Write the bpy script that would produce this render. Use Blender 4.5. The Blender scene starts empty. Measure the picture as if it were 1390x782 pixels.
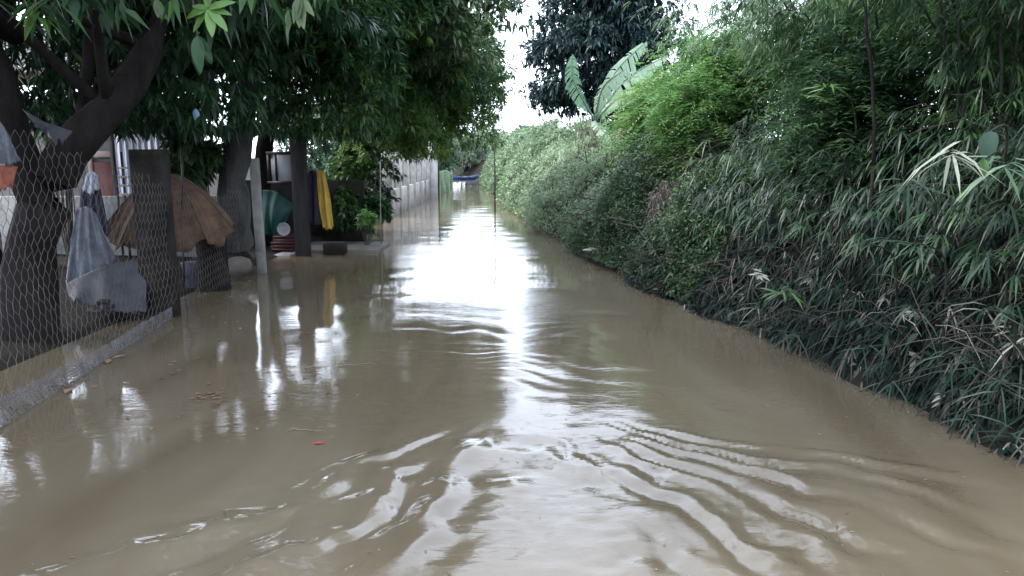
import bpy, math
import numpy as np
from mathutils import Vector

R = math.radians
scene = bpy.context.scene
col = scene.collection
rng = np.random.default_rng(11)

# ------------------------------------------------------------------ camera, sky, sun, exposure
CAM_H, PITCH, FPX = 1.6, R(9.78), 1004.0
cam_d = bpy.data.cameras.new('camera')
cam = bpy.data.objects.new('camera', cam_d)
col.objects.link(cam)
cam.location = (0, 0, CAM_H)
cam.rotation_euler = (math.pi / 2 - PITCH, 0, 0)
cam_d.sensor_width = 36.0
cam_d.lens = 36.0 * FPX / 1390.0
cam_d.clip_start, cam_d.clip_end = 0.05, 2000
scene.camera = cam

SUN_EL, SUN_AZ = R(46), R(-78)          # azimuth measured from +Y towards +X
world = bpy.data.worlds.new('World')
scene.world = world
world.use_nodes = True
wn, wl = world.node_tree.nodes, world.node_tree.links
wn.clear()
w_out = wn.new('ShaderNodeOutputWorld')
w_bg = wn.new('ShaderNodeBackground')
w_bg.inputs['Strength'].default_value = 0.1
sky = wn.new('ShaderNodeTexSky')
sky.sky_type = 'NISHITA'
sky.sun_disc = False
sky.sun_elevation = SUN_EL
sky.sun_rotation = SUN_AZ
sky.air_density, sky.dust_density = 1.0, 2.0
cloud_mix = wn.new('ShaderNodeMix')
cloud_mix.data_type = 'RGBA'
cloud_mix.inputs['Factor'].default_value = 0.82       # closed white overcast veil over the blue
cl_noise = wn.new('ShaderNodeTexNoise')
cl_noise.inputs['Scale'].default_value = 2.2
cl_noise.inputs['Detail'].default_value = 5
cl_ramp = wn.new('ShaderNodeValToRGB')
cl_ramp.color_ramp.elements[0].position, cl_ramp.color_ramp.elements[1].position = 0.3, 0.75
cl_ramp.color_ramp.elements[0].color = (7.6, 8.5, 10.3, 1)
cl_ramp.color_ramp.elements[1].color = (11.1, 12, 13.6, 1)
wl.new(cl_noise.outputs['Fac'], cl_ramp.inputs['Fac'])
wl.new(sky.outputs['Color'], cloud_mix.inputs['A'])
wl.new(cl_ramp.outputs['Color'], cloud_mix.inputs['B'])
wl.new(cloud_mix.outputs['Result'], w_bg.inputs['Color'])
wl.new(w_bg.outputs['Background'], w_out.inputs['Surface'])

sun_d = bpy.data.lights.new('sun', 'SUN')
sun_d.energy, sun_d.angle, sun_d.color = 1.5, R(14), (1.0, 0.96, 0.9)
sun = bpy.data.objects.new('sun', sun_d)
col.objects.link(sun)
sdir = Vector((math.sin(SUN_AZ) * math.cos(SUN_EL), math.cos(SUN_AZ) * math.cos(SUN_EL), math.sin(SUN_EL)))
sun.rotation_euler = sdir.to_track_quat('Z', 'Y').to_euler()
sun.location = (0, 0, 30)

vs = scene.view_settings
vs.view_transform, vs.look, vs.exposure, vs.gamma, vs.use_curve_mapping = 'Standard', 'None', 2.5, 1.0, False
scene.render.engine = 'CYCLES'
scene.cycles.use_denoising = True
scene.cycles.max_bounces = 8
scene.cycles.transparent_max_bounces = 8
scene.cycles.sample_clamp_indirect = 8.0


# ------------------------------------------------------------------ helpers
CT, ST = math.cos(PITCH), math.sin(PITCH)


def ray(px, py):
    dx, dy = (px - 695.0) / FPX, (391.0 - py) / FPX
    return np.array([dx, CT + dy * ST, -ST + dy * CT])


def at_z(px, py, z=0.0):               # where a sight line meets the level z
    d = ray(px, py)
    return np.array([0, 0, CAM_H]) + d * ((z - CAM_H) / d[2])


def at(px, py, y):                     # where a sight line meets the upright plane at depth y
    d = ray(px, py)
    return np.array([0, 0, CAM_H]) + d * (y / d[1])


def new_obj(name, data, parent=None):
    o = bpy.data.objects.new(name, data)
    col.objects.link(o)
    if parent is not None:
        o.parent = parent
    return o


def tag(o, label=None, cat=None, group=None, kind=None):
    if label: o['label'] = label
    if cat: o['category'] = cat
    if group: o['group'] = group
    if kind: o['kind'] = kind
    return o


def thing(name, label, cat, loc=(0, 0, 0), group=None):
    o = new_obj(name, None)
    o.location = tuple(float(v) for v in loc)
    o.empty_display_size = 0.2
    return tag(o, label, cat, group)


def mesh(name, V, F, mat, parent=None, var=None, smooth=True, org=None):
    """V (n,3) world coordinates; F list of faces or a list of (m,k) int arrays. org: subtract (parent's place)."""
    V = np.asarray(V, dtype=np.float64).reshape(-1, 3)
    if org is None and parent is not None:
        p, org = parent, np.zeros(3)
        while p is not None:
            org = org + np.array(p.location)
            p = p.parent
    if org is not None:
        V = V - np.asarray(org)
    me = bpy.data.meshes.new(name)
    if len(F) and isinstance(F[0], np.ndarray) and F[0].ndim == 2:
        loops = np.concatenate([f.reshape(-1) for f in F]).astype(np.int32)
        tot = np.concatenate([np.full(len(f), f.shape[1], np.int32) for f in F])
    else:
        loops = np.array([i for f in F for i in f], np.int32)
        tot = np.array([len(f) for f in F], np.int32)
    start = np.concatenate([[0], np.cumsum(tot)[:-1]]).astype(np.int32)
    me.vertices.add(len(V))
    me.vertices.foreach_set('co', V.astype(np.float32).reshape(-1))
    me.loops.add(len(loops))
    me.loops.foreach_set('vertex_index', loops)
    me.polygons.add(len(tot))
    me.polygons.foreach_set('loop_start', start)
    me.polygons.foreach_set('loop_total', tot)
    if smooth:
        me.polygons.foreach_set('use_smooth', np.ones(len(tot), bool))
    me.update(calc_edges=True)
    me.validate()
    if var is not None:
        a = me.attributes.new('var', 'FLOAT', 'POINT')
        a.data.foreach_set('value', np.asarray(var, np.float32))
    me.materials.append(mat)
    return new_obj(name, me, parent)


class MB:
    """collects shapes in world space and builds them as ONE mesh object"""
    def __init__(s): s.V, s.F, s.n, s.a = [], [], 0, []

    def add(s, V, F, a=0.5):
        V = np.asarray(V, float).reshape(-1, 3)
        s.V.append(V)
        s.F += [tuple(i + s.n for i in f) for f in F]
        s.a.append(np.full(len(V), a))
        s.n += len(V)
        return s

    def tube(s, P, r, k=6, a=0.5, cap=True):
        P = np.asarray(P, float)
        m = len(P)
        r = np.broadcast_to(np.asarray(r, float), (m,)) if np.ndim(r) else np.full(m, r)
        T = np.gradient(P, axis=0)
        T /= np.linalg.norm(T, axis=1, keepdims=True) + 1e-9
        ref = np.where(np.abs(T[:, 2:3]) > 0.9, np.array([[1.0, 0, 0]]), np.array([[0, 0, 1.0]]))
        A = np.cross(T, ref); A /= np.linalg.norm(A, axis=1, keepdims=True) + 1e-9
        B = np.cross(T, A)
        th = np.arange(k) * 2 * math.pi / k
        V = P[:, None] + r[:, None, None] * (np.cos(th)[None, :, None] * A[:, None] + np.sin(th)[None, :, None] * B[:, None])
        F = []
        for i in range(m - 1):
            for j in range(k):
                F.append((i * k + j, i * k + (j + 1) % k, (i + 1) * k + (j + 1) % k, (i + 1) * k + j))
        if cap:
            F.append(tuple(range(k))[::-1]); F.append(tuple((m - 1) * k + j for j in range(k)))
        return s.add(V, F, a)

    def box(s, c, d, rz=0.0, ry=0.0, bev=0.0, a=0.5):
        """chamfered box: c centre, d full size"""
        h = np.array(d) / 2
        b = min(bev, h.min() * 0.9)
        V = []
        if b > 0:
            for sx in (-1, 1):
                for sy in (-1, 1):
                    for sz in (-1, 1):
                        sg = np.array([sx, sy, sz])
                        for ax in range(3):
                            v = sg * h - sg * b
                            v[ax] = sg[ax] * h[ax]
                            V.append(v)
            V = np.array(V)
            idx = lambda x, y, z, ax: (((x * 2 + y) * 2 + z) * 3 + ax)
            F = []
            for ax in range(3):
                o1, o2 = [i for i in range(3) if i != ax]
                for sgn in (0, 1):
                    q = []
                    for u, v in ((0, 0), (1, 0), (1, 1), (0, 1)):
                        t = [0, 0, 0]; t[ax] = sgn; t[o1] = u; t[o2] = v
                        q.append(idx(*t, ax))
                    F.append(tuple(q))
                for u in (0, 1):
                    for v in (0, 1):
                        t0 = [0, 0, 0]; t1 = [0, 0, 0]
                        t0[o1] = t1[o1] = u; t0[o2] = t1[o2] = v; t1[ax] = 1
                        F.append((idx(*t0, o1), idx(*t1, o1), idx(*t1, o2), idx(*t0, o2)))
            for x in (0, 1):
                for y in (0, 1):
                    for z in (0, 1):
                        F.append((idx(x, y, z, 0), idx(x, y, z, 1), idx(x, y, z, 2)))
        else:
            V = np.array([(x, y, z) for x in (-1, 1) for y in (-1, 1) for z in (-1, 1)]) * h
            F = [(0, 1, 3, 2), (4, 6, 7, 5), (0, 4, 5, 1), (2, 3, 7, 6), (0, 2, 6, 4), (1, 5, 7, 3)]
        cy, sy_ = math.cos(ry), math.sin(ry)
        V = np.stack([V[:, 0] * cy + V[:, 2] * sy_, V[:, 1], -V[:, 0] * sy_ + V[:, 2] * cy], 1)
        cz, sz_ = math.cos(rz), math.sin(rz)
        V = np.stack([V[:, 0] * cz - V[:, 1] * sz_, V[:, 0] * sz_ + V[:, 1] * cz, V[:, 2]], 1)
        return s.add(V + np.array(c), F, a)

    def build(s, name, mat, parent=None, smooth=False):
        return mesh(name, np.concatenate(s.V), s.F, mat, parent, np.concatenate(s.a), smooth)


def fix_normals(o):
    import bmesh
    bm = bmesh.new(); bm.from_mesh(o.data)
    bmesh.ops.recalc_face_normals(bm, faces=bm.faces)
    bm.to_mesh(o.data); bm.free()
    return o


def unit(v):
    return v / (np.linalg.norm(v, axis=-1, keepdims=True) + 1e-9)


def leaf_mesh(P, D, U, L, W, var, droop=0.15, shape='broad'):
    """vectorised leaves. P base, D direction, U up-normal, L length, W width -> V, F, var"""
    n = len(P)
    D = unit(D); S = unit(np.cross(D, U)); N = np.cross(S, D)
    L = np.broadcast_to(L, (n,))[:, None]; W = np.broadcast_to(W, (n,))[:, None]
    dr = np.broadcast_to(droop, (n,))[:, None]
    Z = np.array([[0, 0, -1.0]])
    if shape == 'simple':              # folded lozenge, 2 triangles
        v = np.stack([P, P + D * L * .45 + S * W * .5 + N * W * .12, P + D * L + Z * dr * L, P + D * L * .45 - S * W * .5 + N * W * .12], 1)
        F = np.arange(n)[:, None] * 4 + np.array([[0, 1, 2, 3]])
        k = 4
        fs = [F]
    elif shape == 'broad':             # keel-folded leaf, 4 triangles
        m = P + D * L * .45 + Z * dr * L * .2
        v = np.stack([P, m + S * W * .5 + N * W * .14, m, m - S * W * .5 + N * W * .14, P + D * L + Z * dr * L], 1)
        b = np.arange(n)[:, None] * 5
        fs = [np.concatenate([b + np.array([[0, 2, 1]]), b + np.array([[0, 3, 2]]), b + np.array([[1, 2, 4]]), b + np.array([[2, 3, 4]])])]
        k = 5
    else:                              # long blade, 4 triangles, arching
        m1 = P + D * L * .25 + Z * dr * L * .06
        m2 = P + D * L * .65 + Z * dr * L * .42
        v = np.stack([P, m1 + S * W * .5, m1 - S * W * .5, m2 + S * W * .42, m2 - S * W * .42, P + D * L * .97 + Z * dr * L], 1)
        b = np.arange(n)[:, None] * 6
        fs = [np.concatenate([b + np.array([[0, 2, 1]]), b + np.array([[3, 4, 5]])]), b + np.array([[1, 2, 4, 3]])]
        k = 6
    return v.reshape(-1, 3), fs, np.repeat(var, k)


class Leaves:
    def __init__(s): s.V, s.F3, s.F4, s.a, s.n = [], [], [], [], 0

    def add(s, P, D, U, L, W, var, droop=0.15, shape='broad'):
        if len(P) == 0: return s
        V, fs, a = leaf_mesh(P, D, U, L, W, var, droop, shape)
        for f in fs:
            (s.F3 if f.shape[1] == 3 else s.F4).append(f + s.n)
        s.V.append(V); s.a.append(a); s.n += len(V)
        return s

    def build(s, name, mat, parent=None, kind='stuff'):
        fs = []
        if s.F3: fs.append(np.concatenate(s.F3))
        if s.F4: fs.append(np.concatenate(s.F4))
        o = mesh(name, np.concatenate(s.V), fs, mat, parent, np.concatenate(s.a), False)
        if kind: o['kind'] = kind
        return o


def rdir(n, g=None):
    g = g or rng
    return unit(g.normal(size=(n, 3)))


def value_noise(x, y, seed=0):
    """smooth 2-d noise in -1..1, vectorised"""
    x = np.asarray(x, float); y = np.asarray(y, float)
    xi, yi = np.floor(x).astype(int), np.floor(y).astype(int)
    xf, yf = x - xi, y - yi
    u, v = xf * xf * (3 - 2 * xf), yf * yf * (3 - 2 * yf)

    def h(a, b):
        n = (a * 374761393 + b * 668265263 + seed * 974711) & 0x7fffffff
        n = ((n ^ (n >> 13)) * 1274126177) & 0x7fffffff
        return ((n ^ (n >> 16)) & 0xffff) / 32767.5 - 1
    return (h(xi, yi) * (1 - u) + h(xi + 1, yi) * u) * (1 - v) + (h(xi, yi + 1) * (1 - u) + h(xi + 1, yi + 1) * u) * v


def sstep(a, b, x):
    t = np.clip((np.asarray(x, float) - a) / (b - a), 0, 1)
    return t * t * (3 - 2 * t)


# ------------------------------------------------------------------ materials
def nodes(name):
    m = bpy.data.materials.new(name)
    m.use_nodes = True
    nt = m.node_tree
    nt.nodes.clear()
    return m, nt, nt.nodes.new('ShaderNodeOutputMaterial')


def ramp(nt, stops):
    r = nt.nodes.new('ShaderNodeValToRGB')
    e = r.color_ramp.elements
    while len(e) < len(stops): e.new(0.5)
    for i, (p, c) in enumerate(stops):
        e[i].position = p
        e[i].color = (*c, 1)
    return r


def leaf_mat(name, stops, rough=0.45, trans=0.3, spec=0.4):
    m, nt, out = nodes(name)
    at_ = nt.nodes.new('ShaderNodeAttribute'); at_.attribute_name = 'var'
    rp = ramp(nt, stops)
    nt.links.new(at_.outputs['Fac'], rp.inputs['Fac'])
    p = nt.nodes.new('ShaderNodeBsdfPrincipled')
    p.inputs['Roughness'].default_value = rough
    p.inputs['Specular IOR Level'].default_value = spec
    t = nt.nodes.new('ShaderNodeBsdfTranslucent')
    mx = nt.nodes.new('ShaderNodeMixShader'); mx.inputs['Fac'].default_value = trans
    nt.links.new(rp.outputs['Color'], p.inputs['Base Color'])
    nt.links.new(rp.outputs['Color'], t.inputs['Color'])
    nt.links.new(p.outputs[0], mx.inputs[1]); nt.links.new(t.outputs[0], mx.inputs[2])
    nt.links.new(mx.outputs[0], out.inputs['Surface'])
    return m


def solid_mat(name, c0, c1, scale=6.0, rough=0.8, bump=0.3, bscale=None, stretch=(1, 1, 1), metal=0.0, detail=6, spec=0.3, dist=0.02):
    """two-tone weathered surface in object space"""
    m, nt, out = nodes(name)
    tc = nt.nodes.new('ShaderNodeTexCoord')
    mp = nt.nodes.new('ShaderNodeMapping'); mp.inputs['Scale'].default_value = stretch
    nt.links.new(tc.outputs['Object'], mp.inputs['Vector'])
    nz = nt.nodes.new('ShaderNodeTexNoise'); nz.inputs['Scale'].default_value = scale; nz.inputs['Detail'].default_value = detail
    nz.inputs['Roughness'].default_value = 0.65
    nt.links.new(mp.outputs['Vector'], nz.inputs['Vector'])
    rp = ramp(nt, [(0.32, c0), (0.68, c1)])
    nt.links.new(nz.outputs['Fac'], rp.inputs['Fac'])
    p = nt.nodes.new('ShaderNodeBsdfPrincipled')
    p.inputs['Roughness'].default_value = rough
    p.inputs['Metallic'].default_value = metal
    p.inputs['Specular IOR Level'].default_value = spec
    nt.links.new(rp.outputs['Color'], p.inputs['Base Color'])
    n2 = nt.nodes.new('ShaderNodeTexNoise'); n2.inputs['Scale'].default_value = bscale or scale * 4; n2.inputs['Detail'].default_value = 4
    nt.links.new(mp.outputs['Vector'], n2.inputs['Vector'])
    bp = nt.nodes.new('ShaderNodeBump'); bp.inputs['Strength'].default_value = bump; bp.inputs['Distance'].default_value = dist
    nt.links.new(n2.outputs['Fac'], bp.inputs['Height'])
    nt.links.new(bp.outputs['Normal'], p.inputs['Normal'])
    nt.links.new(p.outputs[0], out.inputs['Surface'])
    return m


def cloth_mat(name, c0, c1, scale=5, rough=0.75, trans=0.12):
    m = solid_mat(name, c0, c1, scale, rough, 0.2, 60, dist=0.004)
    nt = m.node_tree
    p = [n for n in nt.nodes if n.type == 'BSDF_PRINCIPLED'][0]
    out = [n for n in nt.nodes if n.type == 'OUTPUT_MATERIAL'][0]
    rp = [n for n in nt.nodes if n.type == 'VALTORGB'][0]
    t = nt.nodes.new('ShaderNodeBsdfTranslucent')
    mx = nt.nodes.new('ShaderNodeMixShader'); mx.inputs['Fac'].default_value = trans
    nt.links.new(rp.outputs['Color'], t.inputs['Color'])
    nt.links.new(p.outputs[0], mx.inputs[1]); nt.links.new(t.outputs[0], mx.inputs[2])
    nt.links.new(mx.outputs[0], out.inputs['Surface'])
    return m


M = {}
M['mango'] = leaf_mat('mango_leaf', [(0, (.008, .022, .013)), (.45, (.020, .055, .022)), (.8, (.055, .12, .032)), (1, (.12, .19, .045))], .42, .38, .22)
M['dark_tree'] = leaf_mat('dark_evergreen_leaf', [(0, (.010, .022, .026)), (.6, (.018, .038, .036)), (1, (.05, .075, .06))], .45, .15, .25)
M['vine'] = leaf_mat('vine_leaf', [(0, (.04, .075, .035)), (.5, (.10, .16, .08)), (.85, (.16, .225, .125)), (1, (.22, .26, .17))], .55, .3)
M['shrub'] = leaf_mat('shrub_leaf', [(0, (.018, .04, .02)), (.5, (.035, .075, .03)), (.9, (.075, .13, .045)), (1, (.15, .17, .10))], .5, .3)
M['bamboo'] = leaf_mat('bamboo_leaf', [(0, (.009, .024, .016)), (.45, (.046, .10, .04)), (.8, (.105, .185, .06)), (1, (.22, .26, .13))], .45, .35)
M['feather'] = leaf_mat('feathery_leaf', [(0, (.035, .085, .028)), (.5, (.075, .17, .05)), (.9, (.13, .25, .075)), (1, (.25, .27, .15))], .5, .4)
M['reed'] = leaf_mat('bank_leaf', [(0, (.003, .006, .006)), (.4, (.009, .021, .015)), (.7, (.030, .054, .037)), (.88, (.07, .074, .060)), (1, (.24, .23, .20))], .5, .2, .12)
M['dead'] = leaf_mat('dead_stalk', [(0, (.03, .024, .02)), (.6, (.075, .06, .05)), (1, (.22, .19, .16))], .7, .05)
M['banana'] = leaf_mat('banana_leaf', [(0, (.05, .11, .06)), (.5, (.10, .19, .11)), (1, (.26, .33, .24))], .4, .4)
M['bright_leaf'] = leaf_mat('young_leaf', [(0, (.045, .12, .025)), (1, (.11, .22, .05))], .4, .4)
M['pale_leaf'] = leaf_mat('pale_leaf', [(0, (.10, .125, .085)), (1, (.30, .32, .26))], .5, .3)
M['dull_leaf'] = leaf_mat('dull_leaf', [(0, (.06, .10, .05)), (1, (.16, .20, .11))], .45, .3)
M['taro'] = leaf_mat('taro_leaf', [(0, (.02, .04, .03)), (1, (.035, .065, .05))], .7, .3, .1)
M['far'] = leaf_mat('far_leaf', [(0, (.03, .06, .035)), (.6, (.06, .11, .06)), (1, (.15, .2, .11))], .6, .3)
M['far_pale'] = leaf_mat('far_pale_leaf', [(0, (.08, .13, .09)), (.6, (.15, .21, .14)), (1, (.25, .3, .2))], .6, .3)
M['debris'] = leaf_mat('fallen_leaf', [(0, (.05, .03, .02)), (.6, (.13, .075, .04)), (1, (.24, .2, .13))], .6, .1)
M['red_leaf'] = leaf_mat('red_leaf', [(0, (.35, .03, .02)), (1, (.45, .04, .03))], .5, .1)
M['bark'] = solid_mat('dark_bark', (.007, .006, .0065), (.022, .019, .018), 5, .95, 1.0, 22, (1, 1, .3), spec=.08, dist=.03)
M['bark_grey'] = solid_mat('grey_bark', (.010, .010, .010), (.05, .05, .048), 5, .95, .9, 18, (1, 1, .4))
M['twig'] = solid_mat('twig', (.02, .016, .013), (.06, .05, .04), 9, .85, .3)
M['culm'] = solid_mat('bamboo_culm', (.01, .015, .01), (.03, .036, .022), 6, .7, .2)
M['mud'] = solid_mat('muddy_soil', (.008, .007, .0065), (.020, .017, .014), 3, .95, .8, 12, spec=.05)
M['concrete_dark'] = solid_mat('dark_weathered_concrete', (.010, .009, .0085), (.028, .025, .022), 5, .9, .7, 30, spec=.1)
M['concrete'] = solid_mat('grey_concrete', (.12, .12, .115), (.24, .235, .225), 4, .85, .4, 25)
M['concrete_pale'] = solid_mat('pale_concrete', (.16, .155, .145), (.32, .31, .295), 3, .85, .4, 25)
M['white_wall'] = solid_mat('white_plaster', (.26, .26, .255), (.45, .45, .44), 2, .85, .2, 20)
M['porch'] = solid_mat('wet_porch_concrete', (.05, .047, .043), (.11, .105, .095), 3, .7, .4, 25)
M['wood_dark'] = solid_mat('dark_wood', (.010, .009, .011), (.028, .025, .026), 5, .8, .5, 30, (4, 4, .5))
M['wire'] = solid_mat('galvanised_wire', (.05, .046, .045), (.125, .115, .112), 5, .7, .1, metal=0.3)
M['net_grey'] = solid_mat('grey_netting', (.06, .058, .06), (.15, .148, .155), 9, .7, .1)
M['navy_cloth'] = cloth_mat('navy_cloth', (.010, .010, .022), (.028, .027, .05))
M['yellow_cloth'] = cloth_mat('yellow_raincoat', (.36, .235, .035), (.5, .34, .065), 4, .6)
M['teal_tarp'] = cloth_mat('teal_tarpaulin', (.003, .035, .032), (.008, .06, .05), 3, .5)
M['grey_tarp'] = cloth_mat('blue_grey_sheet', (.075, .085, .11), (.19, .21, .25), 6, .5, .3)
M['slate_tarp'] = cloth_mat('slate_plastic_sheet', (.028, .03, .036), (.065, .07, .08), 4, .5)
M['white_cloth'] = cloth_mat('white_cloth', (.35, .37, .45), (.55, .57, .65), 8)
M['orange_cloth'] = cloth_mat('orange_cloth', (.18, .05, .025), (.3, .09, .05), 6)
M['blue_plastic'] = cloth_mat('blue_plastic', (.10, .2, .34), (.2, .32, .46), 8, .4)
M['brown_cloth'] = cloth_mat('brown_canopy', (.04, .024, .016), (.115, .07, .045), 6, .9)
M['green_net'] = cloth_mat('green_netting', (.12, .19, .11), (.22, .29, .19), 6, .7, .3)
M['blue_paint'] = solid_mat('blue_boat_paint', (.025, .045, .12), (.05, .08, .19), 4, .6, .1)
M['black_metal'] = solid_mat('black_metal', (.008, .008, .009), (.02, .02, .022), 8, .5, .1)
M['pane'] = solid_mat('frosted_pane', (.3, .31, .34), (.5, .51, .55), 2, .3, .1)
M['red_door'] = solid_mat('red_brown_paint', (.07, .02, .015), (.13, .035, .028), 3, .6, .2)
M['beige'] = solid_mat('beige_paint', (.24, .19, .15), (.38, .3, .25), 3, .7, .2)
M['roof'] = solid_mat('weathered_roof', (.08, .075, .075), (.18, .165, .16), 3, .9, .4)
M['sheet_metal'] = solid_mat('pale_sheet_metal', (.30, .33, .42), (.48, .5, .58), 2, .5, .2, metal=.2)
M['red_plastic'] = solid_mat('dull_red_plastic', (.045, .014, .015), (.09, .028, .028), 5, .5, .1)
M['stone'] = solid_mat('sack_stone', (.05, .043, .036), (.12, .105, .09), 5, .9, .5)
M['grey_plastic'] = solid_mat('grey_plastic', (.18, .18, .2), (.3, .3, .32), 5, .5, .1)

# muddy flood water
m, nt, out = nodes('muddy_water')
tc = nt.nodes.new('ShaderNodeTexCoord')
p = nt.nodes.new('ShaderNodeBsdfPrincipled')
p.inputs['Roughness'].default_value = 0.02
p.inputs['IOR'].default_value = 1.38
mp0 = nt.nodes.new('ShaderNodeMapping'); mp0.inputs['Scale'].default_value = (1.6, .35, 1)
nt.links.new(tc.outputs['Object'], mp0.inputs['Vector'])
nz = nt.nodes.new('ShaderNodeTexNoise'); nz.inputs['Scale'].default_value = 0.9; nz.inputs['Detail'].default_value = 7; nz.inputs['Distortion'].default_value = .8
nt.links.new(mp0.outputs['Vector'], nz.inputs['Vector'])
rp = ramp(nt, [(0.25, (.066, .052, .034)), (0.5, (.088, .072, .049)), (0.75, (.108, .091, .065))])     # silt streaks
nt.links.new(nz.outputs['Fac'], rp.inputs['Fac'])
nt.links.new(rp.outputs['Color'], p.inputs['Base Color'])
mp = nt.nodes.new('ShaderNodeMapping'); mp.inputs['Scale'].default_value = (0.6, 1.5, 1)
nt.links.new(tc.outputs['Object'], mp.inputs['Vector'])
at_ = nt.nodes.new('ShaderNodeAttribute'); at_.attribute_name = 'var'
n1 = nt.nodes.new('ShaderNodeTexNoise'); n1.inputs['Scale'].default_value = 7; n1.inputs['Detail'].default_value = 5; n1.inputs['Roughness'].default_value = .55
nt.links.new(mp.outputs['Vector'], n1.inputs['Vector'])
bp = nt.nodes.new('ShaderNodeBump'); bp.inputs['Distance'].default_value = 0.02; bp.inputs['Strength'].default_value = .06
nt.links.new(n1.outputs['Fac'], bp.inputs['Height'])
n2 = nt.nodes.new('ShaderNodeTexNoise'); n2.inputs['Scale'].default_value = 15; n2.inputs['Detail'].default_value = 4; n2.inputs['Roughness'].default_value = .6; n2.inputs['Distortion'].default_value = 1.0
nt.links.new(mp.outputs['Vector'], n2.inputs['Vector'])
bp2 = nt.nodes.new('ShaderNodeBump'); bp2.inputs['Distance'].default_value = 0.012
nt.links.new(at_.outputs['Fac'], bp2.inputs['Strength'])
nt.links.new(n2.outputs['Fac'], bp2.inputs['Height'])
nt.links.new(bp.outputs['Normal'], bp2.inputs['Normal'])
nt.links.new(bp2.outputs['Normal'], p.inputs['Normal'])
nt.links.new(p.outputs[0], out.inputs['Surface'])
M['water'] = m

# ------------------------------------------------------------------ the setting: ground and flood water
BANK_Y = np.array([-30, 0, 3.0, 4.0, 5.5, 7.2, 9.5, 12.2, 16, 24, 31, 45, 60, 72, 90])
BANK_X = np.array([3.6, 3.4, 3.05, 2.75, 2.5, 2.2, 1.75, 1.28, .85, .1, -.46, -1.6, -2.4, -3.2, -9])
LEFT_Y = np.array([-30, 20, 40, 60, 72, 90])
LEFT_X = np.array([-3.8, -3.8, -4.1, -5.2, -8, -16])
bank_x = lambda y: np.interp(y, BANK_Y, BANK_X) + .16 * value_noise(np.asarray(y, float) * .75, np.asarray(y, float) * 0 + 7, 91) + .07 * value_noise(np.asarray(y, float) * 2.3, np.asarray(y, float) * 0 + 2, 92)
left_x = lambda y: np.interp(y, LEFT_Y, LEFT_X)


def ground_z(x, y):
    x = np.asarray(x, float); y = np.asarray(y, float)
    o = x - bank_x(y) + 0.12 * value_noise(y * 1.7, y * 0 + 3, 5)
    o = np.where(o > .12, np.maximum(o - .45 * sstep(2, 4, y) * (1 - sstep(8.5, 10.5, y)), .12), o)
    far = sstep(74, 88, y)
    prof = np.interp(o, [-6, -1.2, 0, .2, .6, 1.1, 1.9, 3.5, 8, 40], [-.6, -.5, -.04, .25, .85, 1.45, 1.8, 1.9, 1.5, .8])
    lo = left_x(y) - x
    lp = np.interp(lo, [-1.5, -.1, .15, 1.5, 4, 10, 60], [-.6, -.12, .02, .10, .16, .3, .4])
    z = np.where(lo > -1.5, np.maximum(lp, -0.6), prof)
    z = z + 0.07 * value_noise(x * 1.1, y * 1.1, 1) * (o > 0) + 0.05 * value_noise(x * 3.1, y * 3.1, 2) * (o > 0.1)
    return z * (1 - far) + .5 * far


gx = np.concatenate([np.linspace(-400, -14, 16), np.linspace(-13, 13, 131), np.linspace(14, 400, 16)])
gy = np.concatenate([np.linspace(-300, -6, 14), np.linspace(-5, 16, 120), np.linspace(16.4, 95, 80), np.linspace(110, 900, 14)])
GX, GY = np.meshgrid(gx, gy)
nX, nY = len(gx), len(gy)


def grid_faces(nx, ny):
    i = np.arange(nx - 1)[None, :] + np.arange(ny - 1)[:, None] * nx
    i = i.reshape(-1)
    return [np.stack([i, i + 1, i + nx + 1, i + nx], 1)]


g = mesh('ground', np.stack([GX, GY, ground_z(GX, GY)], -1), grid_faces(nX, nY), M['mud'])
tag(g, 'dark muddy soil of the yard and the steep bank', None, kind='structure')

# water: real relief of the wake and of the ripples
ys = [-14.0]
while ys[-1] < 92:
    y = ys[-1]
    ys.append(y + (0.35 if y < 0.5 else max(0.019, 0.0078 * abs(y))))
ys = np.array(ys)
cols_ = 350
tt = np.linspace(-1, 1, cols_)
tt = np.sign(tt) * (0.55 * np.abs(tt) + 0.45 * np.abs(tt) ** 2.5)
YY = np.repeat(ys[:, None], cols_, 1)
half = 6.5 + 0.62 * np.clip(ys, 0, None)
XX = tt[None, :] * half[:, None]


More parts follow.
